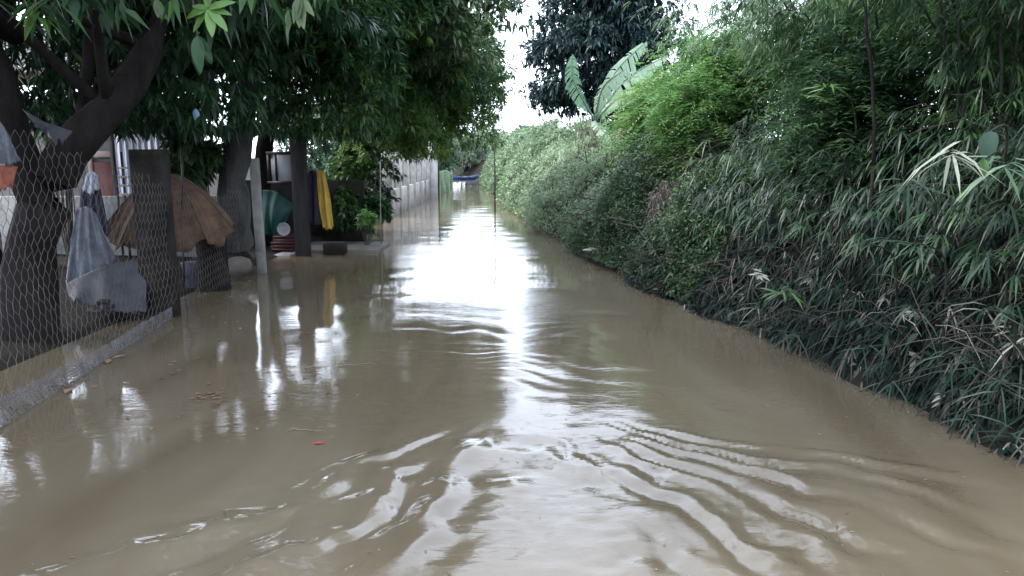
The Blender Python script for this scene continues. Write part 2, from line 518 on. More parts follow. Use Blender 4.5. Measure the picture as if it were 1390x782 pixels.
def water_z(x, y):
    wx = x + 0.10 * value_noise(x * 1.9, y * 1.9, 21) + 0.03 * value_noise(x * 6, y * 6, 22)
    wy = y + 0.10 * value_noise(x * 1.9, y * 1.9, 31) + 0.03 * value_noise(x * 6, y * 6, 32)
    ax, ay = -0.12, 4.25
    z = np.zeros_like(x)
    # fan of streaks spreading towards the viewer from where the wake starts
    dx, dy = wx - .02, 4.75 - wy
    r = np.hypot(dx, dy) + 1e-6
    phi = np.arctan2(dx, dy)
    phi = phi + .07 * value_noise(r * 1.3, phi * 2.2, 41) + .02 * value_noise(r * 5, phi * 9, 43) + .008 * value_noise(r * 16, phi * 25, 46)
    reach = sstep(.35, .95, r) * (1 - sstep(1.9, 3.2, r))
    brk = np.clip(.62 + .75 * value_noise(r * 3.4, phi * 11, 44) + .45 * value_noise(phi * 14, phi * 0, 47) + .35 * value_noise(r * 8, phi * 26, 48), .0, 1.5)
    for (p0, p1, dphi, amp) in ((-.92, -.08, .23, .0115), (.12, 1.25, .125, .0070), (.20, 1.3, .07, .0026)):
        env = sstep(p0, p0 + .3, phi) * (1 - sstep(p1 - .25, p1, phi)) * reach
        z += amp * np.clip(r, .3, 2.2) * env * brk * np.cos(2 * np.pi * phi / dphi + .4 * np.sin(r * 1.3) + 1.3 * value_noise(phi * 5, r * .8, 49))
        z += amp * .22 * env * value_noise(r * 4, phi * 60, 45)
    # rounded boils where the fan opens
    for (bx, by, br, ba) in ((-.22, 3.95, .30, .020), (.16, 4.1, .22, -.011), (.42, 3.72, .34, .012), (-.02, 3.45, .3, .010), (.75, 4.05, .3, .009), (.62, 3.2, .4, .010)):
        q = ((wx - bx) / br) ** 2 + ((wy - by) / (br * .8)) ** 2
        z += ba * np.exp(-q * 1.3) * np.cos(2.2 * np.sqrt(q + .02))
    # churned water inside the V
    ins = np.exp(-(((x - .45) / 1.0) ** 2 + ((y - 3.2) / .9) ** 2))
    z += ins * (.0040 * value_noise(x * 6 + y * 2, y * 10, 51) + .0020 * value_noise(x * 15, y * 22, 52))
    wk = np.exp(-(((x - .5) / 1.6) ** 2 + ((y - 3.3) / 1.2) ** 2))
    z += wk * (.0026 * value_noise(x * 8, y * 11, 53) + .0013 * value_noise(x * 17, y * 21, 54))
    # long low ripples across the lane, crests across the view, patchy
    patch = sstep(-.25, .6, value_noise(x * .5, y * .33, 61)) * sstep(-1.6, -.2, x + .1 * (y - 6)) 
    ph = 2 * np.pi * (y + .12 * x + .30 * value_noise(x * 1.3, y * .9, 62) + .10 * value_noise(x * 3.3, y * 2, 63))
    mid = sstep(4.2, 5.5, y) * (1 - .6 * sstep(10, 20, y))
    z += mid * patch * (.0026 * np.sin(ph / .42) * (.5 + .5 * value_noise(x * 1.1, y * 1.3, 64)) + + 0 + .0018 * np.sin(ph / .23 + 1.7 + x) * (.5 + value_noise(x * 2.1, y * 2.3, 65)))
    # gentle random swell everywhere
    g2 = np.random.default_rng(5)
    for k in range(14):
        lam = g2.uniform(.25, 1.4); th = g2.normal(math.pi / 2, .5); ph0 = g2.uniform(0, 6.28)
        a = .00048 * lam
        z += a * np.sin(2 * np.pi / lam * (np.cos(th) * wx + np.sin(th) * wy) + ph0)
    return z


wake = np.exp(-(((XX - .5) / 1.5) ** 2 + ((YY - 3.3) / 1.3) ** 2))          # fine wavelets ride on the wake and in wind patches
cat_paw = sstep(.0, .7, value_noise(XX * .45, YY * .6, 71)) * sstep(4.5, 6, YY) * (1 - .7 * sstep(8, 20, YY))
w = mesh('water', np.stack([XX, YY, water_z(XX, YY)], -1), grid_faces(cols_, len(ys)), M['water'], var=(.03 + .2 * wake * (.6 + .4 * value_noise(XX * 3, YY * 3, 72)) + .2 * cat_paw).reshape(-1))
tag(w, 'muddy brown flood water covering the lane', None, kind='structure')


# ------------------------------------------------------------------ vegetation builders
def path(pts, n=10, wob=0.0, g=None):
    """smooth path through the points"""
    pts = np.asarray(pts, float)
    t = np.linspace(0, len(pts) - 1, n)
    i = np.clip(t.astype(int), 0, len(pts) - 2)
    f = (t - i)[:, None]
    p0, p1 = pts[np.maximum(i - 1, 0)], pts[i]
    p2, p3 = pts[i + 1], pts[np.minimum(i + 2, len(pts) - 1)]
    P = .5 * ((2 * p1) + (-p0 + p2) * f + (2 * p0 - 5 * p1 + 4 * p2 - p3) * f ** 2 + (-p0 + 3 * p1 - 3 * p2 + p3) * f ** 3)
    if wob:
        P[1:-1] += (g or rng).normal(size=(n - 2, 3)) * wob
    return P


def whorls(L, C, O, g, nleaf, ln, wd, var0, spread=1.0, droop=.35, shape='broad'):
    """rosettes of leaves at twig ends C pointing along O"""
    m = len(C)
    C = np.repeat(C, nleaf, 0); O = np.repeat(O, nleaf, 0); v = np.repeat(var0, nleaf)
    D = unit(O + spread * rdir(len(C), g) + np.array([0, 0, -.25]))
    U = unit(np.array([0, 0, 1.0]) + .5 * rdir(len(C), g))
    Ln = ln * g.uniform(.65, 1.25, len(C))
    L.add(C + .02 * rdir(len(C), g), D, U, Ln, wd * Ln / ln * g.uniform(.8, 1.2, len(C)),
          np.clip(v + g.normal(0, .12, len(C)), 0, 1), droop * g.uniform(.4, 1.5, len(C)), shape)


def lobed_points(g, centre, radii, nlobe, lobe_r, ntw, zmin=None, keep=None):
    """twig ends over the shells of many lobes that fill an ellipsoid: position, outward direction, lobe shade"""
    q = rdir(nlobe, g) * (g.uniform(.25, 1, nlobe)[:, None] ** .5)
    lc = np.array(centre) + q * np.array(radii)
    lr = lobe_r * g.uniform(.7, 1.3, nlobe)
    sh = g.normal(0, .13, nlobe)
    k = g.integers(0, nlobe, ntw)
    d = rdir(ntw, g)
    d[:, 2] = np.where(d[:, 2] < -.5, -d[:, 2], d[:, 2])
    P = lc[k] + d * (lr[k] * g.uniform(.55, 1.05, ntw))[:, None] * np.array([1, 1, .75])
    ok = np.ones(ntw, bool)
    if zmin is not None: ok &= P[:, 2] > zmin
    if keep is not None: ok &= keep(P)
    return P[ok], d[ok], sh[k][ok], lc


def make_tree(name, label, base, trunk_pts, r0, r1, centre, radii, nlobe, lobe_r, ntw, nleaf, ln, wd, leafm, barkm, seed,
              zmin=None, keep=None, v0=.4, group=None, shape='broad', spread=1.0, droop=.35, extra=None, nlimb=9):
    g = np.random.default_rng(seed)
    t = thing(name, label, 'tree', base, group)
    P, d, sh, lc = lobed_points(g, centre, radii, nlobe, lobe_r, ntw, zmin, keep)
    b = MB()
    tp = path(trunk_pts, 14, .012, g)
    b.tube(tp, np.linspace(r0, r1, 14) * (1 + .06 * g.normal(size=14)), 12)
    o = b.build('trunk', barkm, t, True)
    for i in range(min(nlimb, len(lc))):
        s = tp[g.integers(8, 14)]
        e = lc[i]
        mid = (s + e) / 2 + g.normal(size=3) * .15 + np.array([0, 0, .15])
        bb = MB()
        bb.tube(path([s, mid, e], 9, .02, g), np.linspace(r1 * .55, .018, 9), 7)
        for _ in range(5):
            q = path([s, mid, e], 9)[g.integers(4, 9)]
            e2 = q + rdir(1, g)[0] * lobe_r * g.uniform(.5, 1)
            bb.tube(path([q, (q + e2) / 2 + g.normal(size=3) * .06, e2], 5), np.linspace(.018, .006, 5), 4)
        bb.build('limb', barkm, t, True)
    L = Leaves()
    hz = sstep(centre[2] - radii[2], centre[2] + radii[2], P[:, 2])
    whorls(L, P, d, g, nleaf, ln, wd, v0 + sh + .0 * hz, spread, droop, shape)
    if extra: extra(L, g)
    L.build('crown', leafm, t)
    return t


def cover(L, g, n, y0, y1, off, hgt, ln, wd, v0, shape='simple', lump=.5, dens_seed=3, vs_=.14, up=.35):
    """leaves over a mound that follows the right bank. off(s): offset from waterline; hgt(s,y): height, s in 0..1 up the profile"""
    y = g.uniform(y0, y1, n); s = g.uniform(0, 1, n)
    o = off(s) ; z = hgt(s, y)
    nzv = value_noise(y * 1.3, s * 3.1, dens_seed) * .6 + value_noise(y * 3.1, s * 7, dens_seed + 1) * .4
    e = 1e-2
    dn = np.stack([np.full(n, 1.0) * (hgt(np.minimum(s + e, 1), y) - z), np.zeros(n), -(off(np.minimum(s + e, 1)) - o)], 1)
    nrm = unit(-dn); nrm[:, 2] = np.abs(nrm[:, 2])
    P = np.stack([bank_x(y) + o, y, z], 1) + nrm * (lump * nzv + g.normal(0, .07, n))[:, None]
    ok = P[:, 2] > .03
    P, nrm, nzv = P[ok], nrm[ok], nzv[ok]
    m = len(P)
    D = unit(nrm * .5 + rdir(m, g) + np.array([0, 0, -.2]))
    U = unit(nrm + up * rdir(m, g) + np.array([0, 0, .4]))
    Ln = ln * g.uniform(.6, 1.4, m)
    L.add(P, D, U, Ln, wd * Ln / ln, np.clip(v0 + .22 * nzv + g.normal(0, vs_, m), 0, 1), .2, shape)


def oval_leaf(name, c, D, N, L0, W0, mat, parent, seed, curl=.2, heart=0.0):
    '''one full leaf: pointed oval with a folded midrib, wavy margin and arching tip'''
    g = np.random.default_rng(seed)
    D = unit(np.array(D, float)); S = unit(np.cross(D, N)); N = np.cross(S, D)
    V, F = [], []
    rows = 12
    for i in range(rows):
        f = i / (rows - 1)
        w_ = W0 * .5 * (math.sin(math.pi * f ** .8) ** .75 if not heart else (math.sin(math.pi * (f * .93 + .07) ** .62) ** .7))
        for u in (-1, -.5, 0, .5, 1):
            back = heart * .22 * L0 * abs(u) * max(0, 1 - f * 3)
            V.append(np.array(c) + D * (L0 * f - back) + S * u * w_ + N * (.22 * abs(u) * w_ - curl * L0 * f * f + .05 * w_ * math.sin(f * 14 + u * 3 + seed)) + g.normal(size=3) * .006 * W0)
    for i in range(rows - 1):
        for j in range(4):
            F.append((i * 5 + j, i * 5 + j + 1, i * 5 + j + 6, i * 5 + j + 5))
    return mesh(name, V, F, M[mat], parent, np.full(len(V), g.uniform(.1, .9)))


# ------------------------------------------------------------------ left side: trees
def tree_a_keep(P):      # gap below the crown where the roof and yard show
    return ~((P[:, 0] < -3.5) & (P[:, 2] < 3.05) & (P[:, 1] > 3.6))


tA = make_tree('mango_tree', 'broad dark-trunked tree leaning over the wire fence, its trunk forking low', (-4.35, 6.5, 0),
               [at(38, 545, 6.5), at(40, 400, 6.5), at(60, 270, 6.5), at(112, 185, 6.6), at(190, 95, 6.9), at(240, -40, 7.2)], .27, .10,
               (-4.2, 6.6, 4.3), (3.6, 3.3, 1.75), 70, .85, 6600, 9, .19, .045, M['mango'], M['bark'], 3,
               zmin=2.2, v0=.3, keep=tree_a_keep, nlimb=4)
b = MB(); b.tube(path([at(58, 300, 6.5), at(22, 190, 6.4), at(-4, 90, 6.3), at(-46, -20, 6.3)], 12, .01), np.linspace(.16, .08, 12), 10)
b.build('limb', M['bark'], tA, True)
b = MB(); b.tube(path([at(120, 200, 6.6), at(112, 140, 6.9), at(122, 60, 7.1), at(120, -20, 7.3)], 10, .01), np.linspace(.07, .035, 10), 8)
b.build('limb', M['bark'], tA, True)
g = np.random.default_rng(7)
P, d, sh_, lc = lobed_points(g, (-4.7, 2.4, 4.2), (2.9, 3.0, 1.2), 46, .85, 3300, 2.95)  # out-of-view crown lobe added to shade the trunk and the near water
L = Leaves(); whorls(L, P, d, g, 9, .19, .045, .3 + sh_, 1.0, .35, 'simple')
L.build('shade_crown', M['mango'], tA)
for q in lc[:8]:
    b = MB(); b.tube(path([(-4.1, 6.4, 2.6), (np.array([-4.1, 6.4, 2.6]) + q) / 2 + np.array([0, 0, .5]), q], 9, .02, g), np.linspace(.07, .015, 9), 6)
    b.build('limb', M['bark'], tA, True)
# low fringe of drooping leaves behind the post
g = np.random.default_rng(8)
L = Leaves()
C = np.stack([g.uniform(-5.4, -2.9, 900), g.uniform(7.2, 10.0, 900), g.uniform(1.95, 3.0, 900)], 1)
whorls(L, C, np.tile([0, 0, -1.0], (900, 1)), g, 8, .17, .038, np.clip(g.normal(.3, .15, 900), 0, 1), 1.2, .2)
L.build('leaf_fringe', M['mango'], tA)
g = np.random.default_rng(9)
L = Leaves()
C = np.stack([g.uniform(-2.6, -.95, 130), g.uniform(3.3, 4.6, 130), np.zeros(130)], 1)
C[:, 2] = 1.6 + C[:, 1] * (.185 + .12 * g.uniform(0, 1, 130) ** .7)
whorls(L, C, np.tile([0, 0, -1.0], (130, 1)), g, 7, .16, .045, np.clip(g.normal(.42, .2, 130), 0, 1), 1.3, .2)
L.build('leaf_fringe', M['mango'], tA)
for k in range(18):
    c = C[k]; b = MB(); b.tube(path([c + np.array([-.5 + .3 * g.normal(), .3, .6]), c + np.array([-.1, .1, .2]), c], 6), np.linspace(.009, .003, 6), 4); b.build('twig', M['twig'], tA, True)
# twigs hanging into the top of the view, leaf by leaf
for (tx, ty, ln_, mat, n, seed) in ((283, 12, .12, 'bright_leaf', 8, 1), (268, 48, .15, 'mango', 6, 2), (408, -6, .13, 'dull_leaf', 5, 3), (212, -2, .1, 'dull_leaf', 3, 4)):
    gg = np.random.default_rng(seed + 40)
    c = at(tx, ty, 3.4)
    bt = MB(); bt.tube(path([c + np.array([-.3, .5, .6]), c + np.array([-.1, .2, .25]), c], 7), np.linspace(.008, .004, 7), 5)
    tw = bt.build('twig', M['twig'], tA, True)
    for k in range(n):
        a = k / n * 2 * math.pi + gg.uniform(-.2, .2)
        D = np.array([[math.cos(a), gg.uniform(-.3, .3), math.sin(a) * .8 - .25]])
        if seed != 1: D = np.array([[gg.uniform(-.6, .6), gg.uniform(-.3, .3), -1.0]])
        l0 = ln_ * gg.uniform(.75, 1.15)
        oval_leaf('leaf', c, D[0], (gg.uniform(-.5, .5), -1.0, .5), l0, l0 * .34, mat, tw, seed * 50 + k, gg.uniform(.0, .3))

tB = make_tree('grey_trunk_tree', 'grey-barked tree with pale patches beside the thin concrete post', at_z(318, 378, -.05),
               [at_z(318, 380, -.1), at(318, 300, 10.2), at(322, 200, 10.2), at(345, 90, 10.5)], .26, .14,
               (-3.7, 11.2, 4.1), (2.2, 2.9, 2.0), 70, .85, 9000, 9, .155, .04, M['mango'], M['bark_grey'], 13, zmin=1.75, v0=.55, spread=1.5, droop=.15, shape='simple')
g = np.random.default_rng(15)
L = Leaves()
C = np.stack([g.uniform(-3.9, -1.9, 900), g.uniform(10.3, 13.2, 900), g.uniform(2.0, 3.4, 900)], 1)
whorls(L, C, np.tile([0, 0, -1.0], (900, 1)), g, 9, .155, .04, np.clip(g.normal(.55, .2, 900), 0, 1), 1.5, .15)
L.build('leaf_fringe', M['mango'], tB)
tC = make_tree('mango_tree', 'leafy tree spreading from the wall of pale pillars over the water', (-4.3, 17.5, 0),
               [(-4.3, 17.5, -.1), (-4.2, 17.3, 1.2), (-3.7, 17, 2.4), (-3.2, 16.6, 3.6)], .2, .12,
               (-2.2, 16.6, 3.4), (1.75, 3.4, 1.75), 60, .75, 8200, 9, .16, .04, M['mango'], M['bark'], 23, zmin=1.45, v0=.76, spread=1.5, droop=.15, shape='simple')
tD = make_tree('olive_leaved_tree', 'pale olive-leaved tree with thin hanging sprays above the dense crown', (-4.4, 13.5, 0),
               [(-4.6, 13.6, -.1), (-4.4, 13.5, 2), (-3.6, 13.3, 4), (-2.6, 13.1, 5)], .16, .1,
               (-1.5, 13.3, 3.95), (1.6, 1.7, .6), 30, .5, 1500, 8, .16, .05, M['shrub'], M['bark'], 33, zmin=3.0, v0=.75)
make_tree('mango_tree', 'dense dark tree shading the yard between the roof and the fence', (-7.6, 10.5, 0),
          [(-7.6, 10.5, -.1), (-7.5, 10.5, 1.5), (-7.2, 10.4, 3.2), (-7, 10.3, 4.2)], .22, .13,
          (-7.2, 10.2, 4.9), (3.0, 2.8, 1.6), 50, .9, 3500, 9, .24, .055, M['mango'], M['bark'], 53, zmin=3.3, v0=.3, shape='simple')
def sprays(L, g, C, O, nleaf, ln, wd, v0, droop=.35, fan=.9):
    """bamboo-like fans: nleaf blades spread round the tip direction O"""
    m = len(C)
    S = unit(np.cross(O, np.array([0, 0, 1.0]) + .2 * rdir(m, g)))
    a = np.linspace(-1, 1, nleaf)[None, :] * fan + g.normal(0, .12, (m, nleaf))
    D = np.cos(a)[..., None] * O[:, None] + np.sin(a)[..., None] * S[:, None]
    D = D.reshape(-1, 3) + .18 * rdir(m * nleaf, g)
    U = unit(np.array([0, 0, 1.0]) + .35 * rdir(m * nleaf, g))
    Ln = ln * g.uniform(.6, 1.25, m * nleaf)
    L.add(np.repeat(C, nleaf, 0) + .015 * rdir(m * nleaf, g), D, U, Ln, wd * g.uniform(.8, 1.2, m * nleaf),
          np.clip(np.repeat(v0, nleaf) + g.normal(0, .07, m * nleaf), 0, 1), droop * g.uniform(.5, 1.5, m * nleaf), 'blade')


# ------------------------------------------------------------------ right side: hedge, shrubs, bamboo, trees
def prof(hmax, depth=2.4, zs=.0):
    off = lambda s: np.interp(s, [0, .15, .6, 1], [0, .12, depth * .38, depth])
    hgt = lambda s, y: np.interp(s, [0, .15, .6, 1], [.02, .25, .8, 1.0]) * (hmax(y) if callable(hmax) else hmax)
    return off, hgt


hedges = [  # y0, y1, height, leaves, leaf length, shade, label
    (12.7, 19.5, 2.0, 38000, .05, .66, 'grey-green vine hedge mound next to the dark bush, over the water'),
    (19.0, 26.0, 2.15, 26000, .07, .66, 'pale vine-covered hedge beneath the banana plant'),
    (25.5, 37.0, 2.7, 24000, .10, .55, 'grey-green hedge beyond the thin upright pole'),
    (36.0, 52.0, 3.2, 16000, .14, .5, 'farthest hedge at the bend of the flooded lane'),
]
for i, (y0, y1, h, n, ln, v0, lab) in enumerate(hedges):
    g = np.random.default_rng(100 + i)
    ym = (y0 + y1) / 2
    t = thing('vine_hedge', lab, 'hedge', (bank_x(ym) + 1, ym, 0), 'vine hedges along the right bank')
    L = Leaves()
    off, hgt = prof(lambda y: h * (1 + .10 * value_noise(y * .9, y * 0, 70 + i)), 3.2)
    cover(L, g, n, y0, y1, off, hgt, ln, ln * .6, v0, 'simple', .5, 80 + i)
    ns_ = int(70 * (y1 - y0))                          # loose shoots breaking the outline
    ys_ = g.uniform(y0, y1, ns_); ss_ = g.uniform(.25, 1, ns_)
    Cs = np.stack([bank_x(ys_) + off(ss_), ys_, hgt(ss_, ys_) + g.uniform(-.05, .32, ns_) ], 1)
    sprays(L, g, Cs, unit(np.stack([-.6 + .5 * g.normal(size=ns_), -.3 + .5 * g.normal(size=ns_), .35 + .5 * g.normal(size=ns_)], 1)), 6, ln * 2.4, ln * .4, np.clip(v0 + g.normal(0, .18, ns_), 0, 1), .4, 1.2)
    L.build('foliage', M['vine'], t)
    b = MB()
    for k in range(30):
        y = g.uniform(y0, y1); x = bank_x(y) + g.uniform(.1, 1.2)
        z = ground_z(x, y)
        b = MB()
        b.tube(path([(x, y, z - .1), (x - .1 + g.normal() * .1, y + g.normal() * .2, z + .2), (x + g.normal() * .3, y + g.normal() * .3, z + g.uniform(.3, .45))], 6), .012, 4)
        b.build('stem', M['twig'], t, True)

# dark bushes between hedge and bamboo
for i, (y0, y1, h, n, ln, v0, depth, lab) in enumerate((
        (10.2, 13.3, 2.05, 30000, .045, .45, 2.0, 'dark green rounded bush at the waterline between hedge and leaning stick'),
        (8.0, 10.0, 1.8, 24000, .042, .5, 1.9, 'green bush beside the brown dead patch and the leaning stick'))):
    g = np.random.default_rng(140 + i)
    ym = (y0 + y1) / 2
    t = thing('bush', lab, 'bush', (bank_x(ym) + .8, ym, 0))
    L = Leaves()
    off, hgt = prof(lambda y: h * (1 - .35 * ((y - ym) / (y1 - y0) * 2) ** 2), depth)
    cover(L, g, n, y0, y1, off, hgt, ln, ln * .55, v0, 'simple', .42, 150 + i)
    ns_ = int(90 * (y1 - y0))
    ys_ = g.uniform(y0, y1, ns_); ss_ = g.uniform(.1, 1, ns_)
    Cs = np.stack([bank_x(ys_) + off(ss_) - .1, ys_, hgt(ss_, ys_) + g.uniform(-.05, .3, ns_)], 1)
    sprays(L, g, Cs, unit(np.stack([-.6 + .5 * g.normal(size=ns_), -.3 + .5 * g.normal(size=ns_), .3 + .6 * g.normal(size=ns_)], 1)), 6, ln * 2.6, ln * .45, np.clip(v0 + g.normal(0, .22, ns_), 0, 1), .5, 1.2)
    L.build('foliage', M['shrub'], t)
    b = MB()
    for k in range(22):
        y = g.uniform(y0, y1); x = bank_x(y) + g.uniform(.2, 1.0); z = ground_z(x, y)
        b = MB()
        b.tube(path([(x, y, z - .1), (x + g.normal() * .2, y + g.normal() * .2, z + .2), (x + g.normal() * .4, y + g.normal() * .4, z + g.uniform(.25, .4))], 6), .01, 4)
        b.build('stem', M['twig'], t, True)

# brown dead patch
g = np.random.default_rng(160)
t = thing('dead_shrub', 'reddish-brown dead shrub behind the leaning stick', 'shrub', at(905, 290, 10.6))
c0 = at(905, 285, 9.75)
L = Leaves()
q = rdir(1800, g) * (g.uniform(0, 1, 1800) ** .4)[:, None] * np.array([.26, .25, .42])
L.add(c0 + q, unit(rdir(1800, g) + np.array([0, -.4, -.5])), rdir(1800, g), .12, .008, g.uniform(.2, .9, 1800), .2, 'blade')
L.build('foliage', M['dead'], t)
b = MB()
for k in range(14):
    a = c0 + np.array([g.normal() * .15, .1, -.5]); e = c0 + rdir(1, g)[0] * np.array([.28, .25, .45])
    b = MB(); b.tube(path([a, (a + e) / 2 + g.normal(size=3) * .05, e], 5), .003, 4, .8)
    b.build('stem', M['dead'], t, True)
b = MB(); b.tube(path([at_z(882, 372, -.1), at(905, 290, 9.6), at(936, 222, 9.9)], 8, .006), np.linspace(.02, .011, 8), 6)
tag(b.build('leaning_stick', M['dead'], None, True), 'thin brown stick leaning out of the bushes at the waterline', 'stick')


# bamboo clumps
def bamboo(label, x, y, nc, h, lean, seed, ln=.16, wd=.014, v0=.42, mat='bamboo', per=30, spread=.55, low=0):
    g = np.random.default_rng(seed)
    z0 = float(ground_z(x, y))
    t = thing('bamboo_clump', label, 'bamboo', (x, y, z0), 'bamboo clumps on the right bank')
    L = Leaves()
    for c in range(nc):
        bx, by = x + g.normal() * .22, y + g.normal() * .3
        hh = h * g.uniform(.6, 1.1)
        lx, ly = lean[0] * g.uniform(.3, 1.4) + g.normal() * spread, lean[1] + g.normal() * spread
        pts = [(bx, by, z0 - .15), (bx + lx * .12, by + ly * .12, z0 + hh * .45), (bx + lx * .5, by + ly * .5, z0 + hh * .85), (bx + lx, by + ly, z0 + hh * .95), (bx + lx * 1.35, by + ly * 1.35, z0 + hh * .82)]
        P = path(pts, 16, .01, g)
        b = MB(); b.tube(P, np.linspace(.016, .004, 16), 5)
        b.build('culm', M['culm'], t, True)
        k = g.integers(2, 16, per)
        B = P[k]
        O = unit(rdir(per, g) * np.array([1, 1, .5]) + np.array([-.2, -.25, -.1]))
        reach = g.uniform(.1, .6, per)[:, None]
        tips = B + O * reach + np.array([0, 0, -.35]) * reach ** 2
        for q in range(3):
            f = (q + 1) / 3
            C = B + O * reach * f + np.array([0, 0, -.35]) * (reach * f) ** 2 + g.normal(0, .03, (per, 3))
            sprays(L, g, C, unit(O + np.array([0, 0, -.35]) + .35 * rdir(per, g)), 6, ln, wd, np.clip(v0 + g.normal(0, .14, per), 0, 1))
    if low:                                            # drooping side shoots that hang over the bank in front of the culms
        ns_ = low
        ys_ = y + g.uniform(-1.0, 1.0, ns_); oo = g.uniform(.25, 1.7, ns_)
        Cs = np.stack([bank_x(ys_) + oo, ys_, np.interp(oo, [0, .6, 1.7], [.75, 1.35, 2.25]) + g.normal(0, .16, ns_)], 1)
        sprays(L, g, Cs, unit(np.stack([-.7 + .35 * g.normal(size=ns_), -.4 + .5 * g.normal(size=ns_), -.25 + .35 * g.normal(size=ns_)], 1)), 7, .19, .016, np.clip(g.normal(.10, .16, ns_), 0, 1), .6, 1.0)
        for k in range(12):
            e = Cs[k]; b = MB(); b.tube(path([(x, y, z0 + .2), (np.array([x, y, z0 + .4]) + e) / 2 + np.array([0, 0, .3]), e], 9, .01, g), np.linspace(.008, .003, 9), 4); b.build('side_shoot', M['culm'], t, True)
    L.build('foliage', M[mat], t)
    return t


bamboo('tall bamboo clump arching over the steep bank by the pale fan leaf', 4.3, 4.4, 16, 3.3, (-.9, -.3), 201, .16, .014, .36, per=46, low=310)
bamboo('bamboo clump growing beside the straight dark stem', 4.0, 6.4, 16, 3.2, (-.9, -.2), 202, .15, .013, .36, per=46, low=310)
bamboo('bamboo clump in the dark hollow above the white-leaved sprig', 3.6, 8.2, 16, 2.9, (-.7, -.2), 203, .14, .012, .40, per=46, low=310)
bamboo('bamboo clump whose plume stands against the white sky', 3.75, 10.2, 15, 2.2, (-.4, -.1), 204, .12, .011, .55, per=55)
bamboo('unseen bamboo clump added to shade the near end of the bank', 4.4, 2.3, 15, 3.6, (-.9, .1), 206, .16, .014, .36, per=42)  # outside the view, added so its shade darkens the near bank
bamboo('bamboo clump nearest the banana plant', 3.7, 12.6, 13, 2.0, (-.3, 0), 205, .12, .012, .55, per=50)

# feathery fine-leaved trees over the bank
def feathery(label, x, y, h, cz, rad, n, seed, v0=.5, mat='feather', ln=.075, name='feathery_tree'):
    g = np.random.default_rng(seed)
    z0 = float(ground_z(x, y))
    t = thing(name, label, 'tree', (x, y, z0), 'feathery trees behind the bamboo')
    b = MB(); tp = path([(x, y, z0 - .1), (x + .1, y, z0 + h * .35), (x - .15, y - .1, z0 + h * .65)], 8, .02, g)
    b.tube(tp, np.linspace(.06, .03, 8), 8); b.build('trunk', M['bark'], t, True)
    L = Leaves()
    nb = 46
    for k in range(nb):
        e = np.array([x, y, cz]) + rdir(1, g)[0] * np.array(rad) * g.uniform(.45, 1) ** .6
        s = tp[g.integers(2, 8)]
        q = path([s, (s + e) / 2 + np.array([0, 0, .25]), e], 12)
        if k < 12:
            b = MB(); b.tube(q, np.linspace(.018, .004, 12), 4); b.build('limb', M['twig'], t, True)
        m = int(n * .8) // nb
        B = q[g.integers(5, 12, m)] + g.normal(0, .2, (m, 3))
        O = unit(rdir(m, g) * np.array([1, 1, .45]) + (e - s) * .25 + np.array([0, 0, -.15]))
        S = unit(np.cross(O, np.array([0, 0, 1.0])))
        sh = np.clip(v0 + g.normal(0, .14, m) + g.normal(0, .08), 0, 1)
        for f in np.linspace(.15, 1, 6):
            C = B + O * f * .27 + np.array([0, 0, -.10]) * f * f
            for sg in (-1, 1):
                L.add(C, unit(S * sg + O * .45 + .2 * rdir(m, g)), unit(np.array([0, 0, 1.0]) + .3 * rdir(m, g)), ln * 1.2 * g.uniform(.7, 1.2, m), ln * .34, sh, .15, 'simple')
    L.build('crown', M[mat], t)


feathery('feathery light-green tree catching the light beside the sky gap', 3.35, 11.6, 2.4, 2.65, (1.0, 1.2, 1.05), 2900, 301, .6)
feathery('feathery green tree filling the bank behind the straight dark stem', 4.4, 9.2, 3.2, 3.0, (1.25, 1.2, 1.45), 3200, 302, .52)
feathery('feathery yellow-green tree standing behind the pale fan leaf', 4.9, 7.3, 3.0, 2.9, (1.2, 1.2, 1.4), 3400, 303, .5)
feathery('tall feathery tree rising behind the bamboo plume', 6.2, 12.5, 5.2, 4.4, (2.2, 1.6, 2.2), 4200, 304, .5, ln=.09)
feathery('feathery dark tree at the near end of the bank above the sprigs', 5.1, 4.6, 2.8, 2.7, (1.1, 1.3, 1.3), 2800, 305, .4)
feathery('tall feathery tree with high crown behind the yellow-green one', 6.6, 9.6, 4.4, 3.3, (1.5, 1.4, 2.0), 4200, 306, .45, ln=.09)
feathery('pale feathery shrub drooping around the banana leaves', 2.75, 14.6, 1.2, 2.3, (.8, 1.0, .8), 2200, 308, .75, ln=.085)
feathery('fine-leaved light shrub bulging out beside the leaning stick', 2.75, 10.9, 1.2, 2.05, (.75, 1.0, .75), 1900, 309, .55)
feathery('low feathery shrub in the dark hollow of the bank', 3.5, 7.4, 1.9, 1.9, (.8, 1.0, .75), 1800, 307, .25, 'bamboo')

# straight dark stem
b = MB(); b.tube(path([at(1186, 225, 6.2), at(1184, 120, 6.2), at(1172, 0, 6.15), at(1160, -120, 6.1)], 12, .004), np.linspace(.016, .009, 12), 6)
q = at(1186, 225, 6.2); b.tube(np.array([[q[0], q[1], ground_z(q[0], q[1]) - .1], q]), .016, 6)
tag(b.build('sapling_stem', M['bark'], None, True), 'straight dark bare stem standing up through the bamboo', 'stem')

